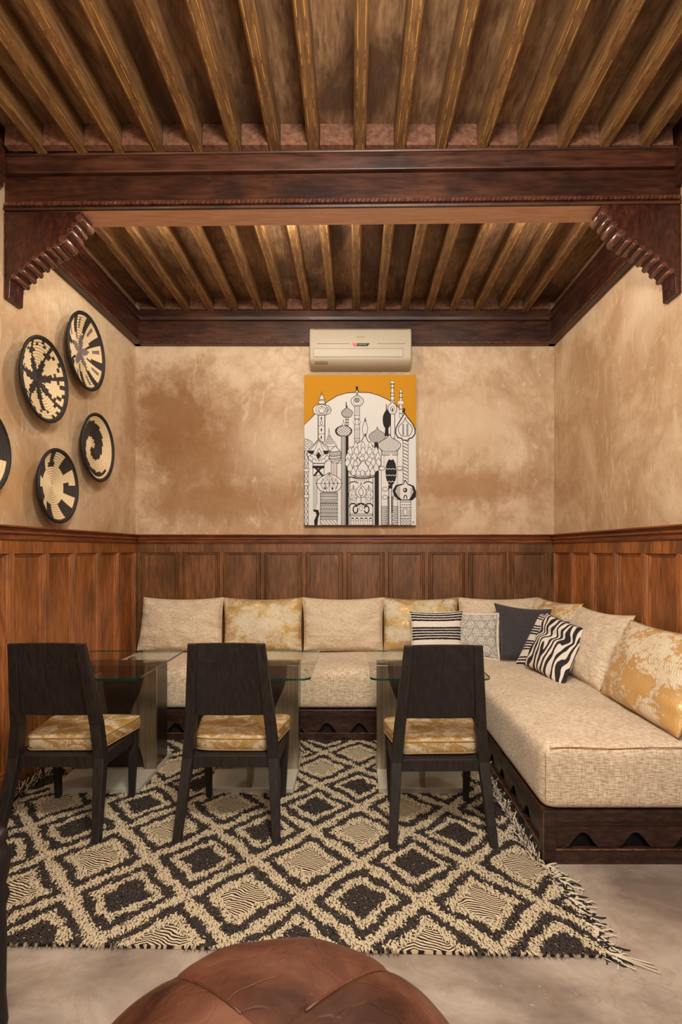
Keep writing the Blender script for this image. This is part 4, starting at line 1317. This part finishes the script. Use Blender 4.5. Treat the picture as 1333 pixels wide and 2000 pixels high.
def clip_lines(L_, poly, w=3):
    out = []
    for p in L_:
        cur = []
        for a, c in zip(p[:-1], p[1:]):
            n = max(1, int(math.hypot(c[0]-a[0], c[1]-a[1])/5))
            for k in range(n):
                q = (a[0]+(c[0]-a[0])*k/n, a[1]+(c[1]-a[1])*k/n)
                if inside(q, poly): cur.append(q)
                elif len(cur) > 1: out.append(cur); cur = []
                else: cur = []
        if len(cur) > 1: out.append([cur[0]]+cur[1:-1:3]+[cur[-1]])
    D.lines(out, w)
def scales(poly, s, w=3, ratio=1.0):
    xs = [p[0] for p in poly]; ys = [p[1] for p in poly]; L_ = []
    y = min(ys); r = 0
    while y < max(ys)+s:
        x = min(xs) - (s/2 if r % 2 else 0)
        while x < max(xs)+s:
            L_.append([(x+s/2*math.cos(math.radians(a)), y+s*.55*ratio*math.sin(math.radians(a))) for a in range(0, 181, 30)]); x += s
        y += s*.5*ratio; r += 1
    clip_lines(L_, poly, w)
def hatch(poly, step, ang, w=3):
    xs = [p[0] for p in poly]; ys = [p[1] for p in poly]; c, s = math.cos(math.radians(ang)), math.sin(math.radians(ang))
    cx, cy = (min(xs)+max(xs))/2, (min(ys)+max(ys))/2; R_ = math.hypot(max(xs)-min(xs), max(ys)-min(ys))/2+5; L_ = []
    d = -R_
    while d < R_:
        L_.append([(cx+c*-R_-s*d, cy+s*-R_+c*d), (cx+c*R_-s*d, cy+s*R_+c*d)]); d += step
    clip_lines(L_, poly, w)
# ochre sky above the pale arch
arc = [(160,930),(230,860),(300,780),(360,730),(440,680),(520,655),(620,648),(720,652),(800,675),(880,712),(950,760),(1000,810),(1060,880),(1120,970)]
D.fill([(160,498),(1120,498),(1120,970)] + arc[::-1], OC)
D.line(arc, 6)
# --- back row
def spire(cx, y0, y1, w_, parts):
    D.shape([(cx-w_*.3,y0+12),(cx,y0),(cx+w_*.3,y0+12),(cx+w_*.5,y1),(cx-w_*.5,y1)], 3)
    for t in parts: D.line([(cx-w_*.55, y0+(y1-y0)*t), (cx+w_*.55, y0+(y1-y0)*t)], 6)
spire(918, 552, 760, 30, (.12,.28,.5,.62,.8)); spire(991, 618, 870, 26, (.15,.3,.42,.55,.7,.85))
D.shape(ell(990, 738, 28, 20), 3); D.shape(ell(918, 562, 18, 12), 3)
D.rect(903, 820, 938, 1050, 5); D.shape(onion(918, 730, 838, 38, 2), 5); D.shape(ell(918, 795, 17, 24), 4); D.fill(ell(918, 800, 6, 14), INK)
D.rect(592, 745, 636, 1120, 4)
for y_ in (765, 850, 880, 925, 960, 975, 1050, 1065): D.line([(590, y_), (638, y_)], 4)
hatch([(594,770),(634,770),(634,845),(594,845)], 12, 35); hatch([(594,980),(634,980),(634,1048),(594,1048)], 14, -40); hatch([(594,1068),(634,1068),(634,1110),(594,1110)], 10, 35)
D.shape(ell(612, 907, 30, 22), 3); D.line([(600,868),(600,945)], 3); D.line([(626,868),(626,945)], 3)
o_ = onion(615, 650, 768, 54); D.shape(o_, 5); D.shape(onion(615, 668, 760, 34), 3); D.fill(ell(613, 718, 22, 20), INK); D.fill(ell(613, 718, 14, 12), WH); D.fill(ell(613, 718, 7, 7), INK)
D.fill(ell(612, 606, 11, 10), INK); D.fill([(606,612),(618,612),(630,645),(598,645)], INK); D.shape([(600,650),(612,624),(626,650)], 3)
D.rect(518, 855, 536, 950, 5); 
for y_ in (862, 885, 912, 935): D.line([(514, y_), (540, y_)], 6)
o_ = onion(527, 765, 866, 48); D.shape(o_, 5); scales(o_, 18, 3); D.line([(520,735),(520,785)], 8)
D.rect(278, 845, 338, 1080, 5); 
for y_ in (940, 1010): D.line([(276, y_), (340, y_)], 4)
D.line([(284,850),(284,1070)], 3); D.line([(333,850),(333,1070)], 3)
for y_ in (875, 975, 1040): D.fill([(307,y_-20),(314,y_),(307,y_+20),(300,y_)], INK)
D.shape(ell(307, 915, 9, 18), 4)
D.shape([(232,790),(250,765),(285,752),(335,752),(370,765),(392,800),(380,830),(345,848),(275,848),(240,830)], 5)
D.shape(ell(310, 800, 52, 46), 4); D.shape(ell(310, 802, 32, 32), 4); D.shape(onion(310, 772, 830, 20), 3)
hatch([(340,752),(392,800),(345,848)], 12, 60, 4)
D.shape([(284,750),(286,712),(334,712),(336,750)], 4); D.line([(284,722),(336,722)], 4); D.shape([(284,710),(310,662),(336,710)], 4); D.line([(300,668),(310,655),(322,640)], 3)
# --- second row
D.shape([(345,1090),(368,1020),(372,960),(378,1020),(400,1060),(430,1090),(440,1120),(345,1120)], 3); scales([(345,1090),(372,1000),(430,1100),(340,1110)], 22, 3)
D.rect(478, 1020, 512, 1800, 4); scales([(479,1022),(511,1022),(511,1798),(479,1798)], 11, 2.2, 1.3)
D.fill([(516,1020),(540,1020),(540,1800),(516,1800)], INK)
D.fill(onion(498, 925, 1032, 74, 2), INK); o_ = onion(500, 930, 1028, 62, 2); D.shape(o_, 4); hatch(o_, 17, 40); hatch(o_, 17, -40); D.shape(onion(497, 882, 945, 8, 1), 3)
D.shape([(684,875),(706,960),(700,990),(696,1020),(668,1020),(662,990),(658,960)], 4); D.line([(684,870),(684,905)], 6)
D.fill([(762,1080),(792,1080),(800,1170),(780,1150),(762,1120)], INK)
o_ = onion(788, 948, 1082, 72, 0); D.shape(o_, 4); scales(o_, 15, 2.6)
D.fill(onion(870, 790, 960, 36, 2), INK); D.fill([(858,930),(882,930),(886,1030),(850,1030)], INK); D.line([(866,755),(866,800)], 7)
D.rect(1008, 1040, 1052, 1430, 4); hatch([(1010,1042),(1050,1042),(1050,1428),(1010,1428)], 26, 28, 6)
o_ = [(1022,830),(1050,870),(1090,920),(1112,970),(1112,1010),(1085,1045),(1060,1050),(1055,1065),(1005,1065),(1000,1050),(965,1042),(945,1005),(948,960),(975,910),(1005,860)]
D.shape(o_, 9); D.shape(onion(1028, 865, 1030, 60, 0), 5)
for k_ in (-22, -14, 14, 22): D.line([(1028+k_, 925), (1028+k_, 1022)], 5)
D.fill(ell(1018, 805, 9, 22), INK)
# left edge tower
D.rect(163, 1130, 194, 1800, 4); scales([(164,1130),(193,1130),(193,1800),(164,1800)], 26, 3, 2.0)
D.shape([(160,1050),(215,1070),(245,1105),(240,1140),(200,1160),(160,1160)], 4); scales([(160,1050),(215,1070),(245,1105),(200,1160),(160,1160)], 30, 3)
for y_ in (1325, 1445, 1550): D.rect(160, y_-14, 200, y_+14, 4)
# striped dome and its tower
D.rect(392, 1262, 438, 1400, 4); 
for x_ in (404, 415, 426): D.line([(x_, 1270), (x_, 1390)], 3)
o_ = onion(425, 1112, 1262, 52, 2); D.shape(o_, 5)
clip_lines([[(370, y_), (400, y_+9), (440, y_+5), (480, y_-4)] for y_ in (1158,1166,1180,1192,1200,1216,1226,1240)], o_, 5)
D.rect(440, 1265, 478, 1800, 3); 
# petal dome left with X shaft
D.rect(234, 1290, 330, 1370, 4); D.fill([(228,1288),(336,1288),(330,1310),(234,1310)], INK)
D.line([(245,1375),(280,1330),(318,1292)], 16); D.line([(320,1375),(282,1330),(244,1292)], 16)
D.shape([(232,1268),(335,1268),(330,1288),(238,1288)], 4)
o_ = [(287,1050),(320,1090),(360,1120),(378,1170),(372,1230),(330,1265),(240,1265),(195,1225),(185,1180),(212,1130),(255,1090)]
D.shape(o_, 5)
D.fill([(192,1155),(250,1155),(232,1190),(196,1178)], INK); D.fill([(318,1155),(374,1155),(368,1182),(335,1190)], INK)
for x_ in (212, 250, 325, 362): D.line([(287,1062),(x_,1150)], 4)
D.shape([(287,1135),(315,1190),(287,1248),(258,1190)], 4); D.fill([(282,1165),(306,1198),(282,1232),(260,1198)], INK)
D.lines([[(cx_+18*math.cos(math.radians(a)), cy_-24*math.sin(math.radians(a))) for a in range(0,181,30)] for cx_, cy_ in ((212,1222),(246,1248),(326,1248),(356,1222),(232,1200),(340,1202))], 4)
D.rect(240, 1375, 262, 1650, 3); D.line([(251,1380),(251,1640)], 3); D.line([(272,1380),(272,1620)], 3)
o_ = onion(375, 1345, 1515, 108, 2); D.shape(o_, 5)
D.line([(265,1440),(486,1440)], 4)
D.lines([[(375,1352),(x_,1440),(375+(x_-375)*.6,1512)] for x_ in (300,340,375,410,450)], 3.2); D.lines([[(x_,1395),(x_+18,1440),(x_,1488),(x_-18,1440),(x_,1395)] for x_ in (320,358,396,434)], 3)
D.fill(ell(338, 1482, 7, 12, 12), INK); D.fill(ell(404, 1482, 7, 12, 12), INK)
D.rect(300, 1518, 444, 1800, 4)
for y_ in (1530, 1552, 1582, 1612, 1636, 1662, 1694, 1726, 1752): D.line([(296, y_), (448, y_)], 4)
D.lines([[(x_,1520),(x_,1580)] for x_ in range(306, 444, 9)], 3); scales([(300,1586),(444,1586),(444,1634),(300,1634)], 22, 4)
scales([(300,1640),(444,1640),(444,1750),(300,1750)], 15, 3, 1.6); hatch([(300,1754),(444,1754),(444,1798),(300,1798)], 22, 50, 4)
D.fill([(238,1662),(280,1668),(292,1700),(280,1740),(274,1800),(248,1800),(246,1760),(266,1716),(262,1690),(240,1680)], INK)
# great central dome
D.fill([(516,1380),(552,1380),(552,1800),(516,1800)], INK); D.fill([(764,1330),(800,1330),(800,1800),(764,1800)], INK); D.rect(541, 1388, 552, 1800, 2)
D.rect(552, 1385, 750, 1800, 5)
D.rect(556, 1700, 746, 1722, 3); D.lines([[(556,1706+k_*7),(746,1706+k_*7)] for k_ in range(3)], 2.5)
for k_ in range(5): D.shape(ell(574+k_*39, 1752, 13, 12), 3); D.fill([(562+k_*39,1736),(586+k_*39,1736),(584+k_*39,1746),(564+k_*39,1746)], INK); D.line([(563+k_*39,1760),(563+k_*39,1798)], 3); D.line([(586+k_*39,1760),(586+k_*39,1798)], 3)
for s_ in (-1, 1):
    c_ = 648+s_*52
    D.line(ell(648+s_*48, 1665, 20, 30, 16, 200 if s_ > 0 else -20, 520 if s_ > 0 else 300), 10)
    D.line([(648, 1612)] + ell(648+s_*70, 1640, 30, 26, 12, 180 if s_ > 0 else 360, 360 if s_ > 0 else 180), 9)
    D.shape(onion(c_+s_*14, 1455, 1580, 38, 0), 4); D.shape(onion(c_+s_*14, 1480, 1570, 18, 0), 3); D.line(ell(648+s_*62, 1445, 38, 20, 10, 190, 340), 8)
    D.rect(c_+s_*10-20, 1540, c_+s_*10+20, 1610, 3); D.shape(ell(c_+s_*10, 1575, 10, 20), 3)
D.line(ell(648, 1640, 46, 28, 14, 180, 360), 9)
D.shape(onion(648, 1430, 1560, 44, 0), 4); D.shape(onion(648, 1465, 1545, 20, 0), 4); D.line([(648,1540),(648,1612)], 5); D.shape(ell(648, 1655, 14, 22), 3); D.lines([[(600+k_*16,1392),(592+k_*17,1420)] for k_ in range(8)], 3)
D.line([(684,1010),(684,1110)], 10)
big = onion(665, 1020, 1385, 152, 0)
big = [(672,1030),(690,1030),(700,1065),(735,1100),(785,1150),(812,1210),(815,1265),(795,1320),(760,1360),(715,1382),(615,1385),(565,1362),(532,1320),(514,1260),(518,1205),(545,1150),(600,1105),(655,1070)]
D.shape(big, 6)
def petal(cx, cy, w_, h_): D.shape([(cx-w_*.75,cy+h_*.55),(cx-w_,cy),(cx-w_*.55,cy-h_*.55),(cx,cy-h_),(cx+w_*.55,cy-h_*.55),(cx+w_,cy),(cx+w_*.75,cy+h_*.55)], 3.6)
rows_ = [(1120,3,26),(1165,5,29),(1215,6,31),(1262,7,30),(1308,6,30),(1345,5,28)]
for (y_, n_, w_) in rows_:
    hw2 = {1120:62,1165:112,1215:128,1262:132,1308:112,1345:82}[y_]
    for k_ in range(n_):
        x_ = 665 - hw2 + (2*hw2)*k_/(n_-1)
        petal(x_, y_, w_*.78, 46)
petal(665, 1305, 46, 62); D.shape(ell(656, 1225, 22, 20), 4); D.shape(ell(600, 1270, 18, 24), 3.6); D.shape(ell(722, 1235, 20, 22), 3.6); D.shape(ell(660, 1352, 17, 26), 3.6)
D.line([(552,1382),(600,1395),(665,1398),(720,1394),(765,1378)], 8)
# right towers
D.rect(822, 1190, 960, 1800, 3); D.rect(842, 1195, 852, 1300, 2)
o_ = onion(892, 1010, 1165, 96, 0); D.shape(o_, 5); clip_lines([[(x_,1040+abs(x_-892)*.35),(x_+4,1090),(x_,1158)] for x_ in range(812, 975, 12)], o_, 3)
D.rect(822, 1160, 962, 1196, 4); D.lines([[(x_,1162),(x_,1194)] for x_ in range(828, 960, 9)], 3)
D.shape(ell(905, 1340, 46, 115), 3, INK); D.line([(905,1190),(905,1230)], 22, WH)
for y_ in (1310, 1365, 1420): D.line([(862,y_),(876,y_+9),(890,y_),(904,y_+9),(918,y_),(932,y_+9),(948,y_)], 5, WH)
for x_, y_ in ((822,1310),(975,1310),(850,1490),(850,1560),(940,1560)): D.shape(ell(x_+5, y_, 26, 16), 4)
D.rect(886, 1470, 910, 1800, 6); D.fill([(880,1455),(918,1455),(915,1485),(884,1485)], INK)
D.lines([[(876,y_),(888,y_)] for y_ in range(1560,1800,14)] + [[(908,y_),(922,y_)] for y_ in range(1560,1690,14)], 9)
for k_ in range(5):
    for s_ in (0, 1):
        x_ = 824+s_*94; y_ = 1640+k_*34; D.rect(x_, y_, x_+46, y_+22, 4); hatch([(x_,y_),(x_+46,y_),(x_+46,y_+22),(x_,y_+22)], 7, 5, 2.4)
D.rect(984, 1585, 1074, 1800, 4)
for y_ in (1600, 1648, 1722, 1742): D.line([(984,y_),(1074,y_)], 5)
for k_ in range(4): D.fill(ell(1000+k_*20, 1625, 5, 6, 8), INK)
D.rect(1012, 1660, 1042, 1715, 4); hatch([(986,1662),(1008,1662),(1008,1718),(986,1718)], 9, 60); hatch([(1048,1662),(1072,1662),(1072,1718),(1048,1718)], 9, -60); scales([(986,1745),(1072,1745),(1072,1798),(986,1798)], 26, 3)
D.fill([(1028,1405),(1045,1440),(1100,1460),(1122,1510),(1118,1555),(1085,1585),(970,1582),(930,1550),(918,1500),(945,1455),(1010,1440)], INK)
o_ = [(1028,1418),(1045,1448),(1085,1468),(1098,1510),(1080,1550),(1060,1580),(995,1580),(960,1548),(940,1508),(955,1468),(1010,1448)]
D.shape(o_, 3); scales([(945,1470),(985,1465),(985,1570),(950,1540)], 16, 2.5); scales([(1070,1465),(1098,1490),(1078,1560),(1068,1570)], 16, 2.5)
D.fill(ell(1026, 1498, 18, 20), INK); D.fill(ell(1022, 1496, 7, 8), 1); D.line(ell(1028, 1570, 13, 28, 12, 180, 360), 8)
D.lines([[(1088,1782),(1094,1766),(1100,1782)],[(1090,1777),(1099,1777)]], 2.5)
D.b.build('ink_drawing', [M['ink'], M['canvas_w'], M['ochre']], paint)

# ------------------------------------------------------------------ dark post of a seat just inside the left edge
st = tag(empty('stool', (-0.982, 1.30, 0)), 'dark turned wooden stool post cut by the left photo edge, on the bare concrete', 'stool')
def turned(x, y, nm='leg'):
    b = MB(); pr = [(0,.018),(.03,.022),(.10,.017),(.25,.019),(.33,.017),(.36,.026),(.39,.017),(.42,.024),(.45,.028),(.48,.022),(.50,.016),(.52,.022),(.535,.012)]
    n = 14; vs = [(x+r_*math.cos(2*math.pi*k/n), y+r_*math.sin(2*math.pi*k/n), z) for z, r_ in pr for k in range(n)]
    fs = [(j*n+k, j*n+(k+1) % n, (j+1)*n+(k+1) % n, (j+1)*n+k) for j in range(len(pr)-1) for k in range(n)]
    fs += [tuple(range(n-1,-1,-1)), tuple((len(pr)-1)*n+k for k in range(n))]
    b.add(vs, fs); b.build(nm, M['wenge'], st, True)
for dx, dy in ((.045,-.14),(.045,.14),(-.30,-.14),(-.30,.14)): turned(dx, dy)
b = MB(); b.box(-.31,.05,-.15,.15,.36,.385); bevel(b.build('seat', M['wenge'], st), .006)
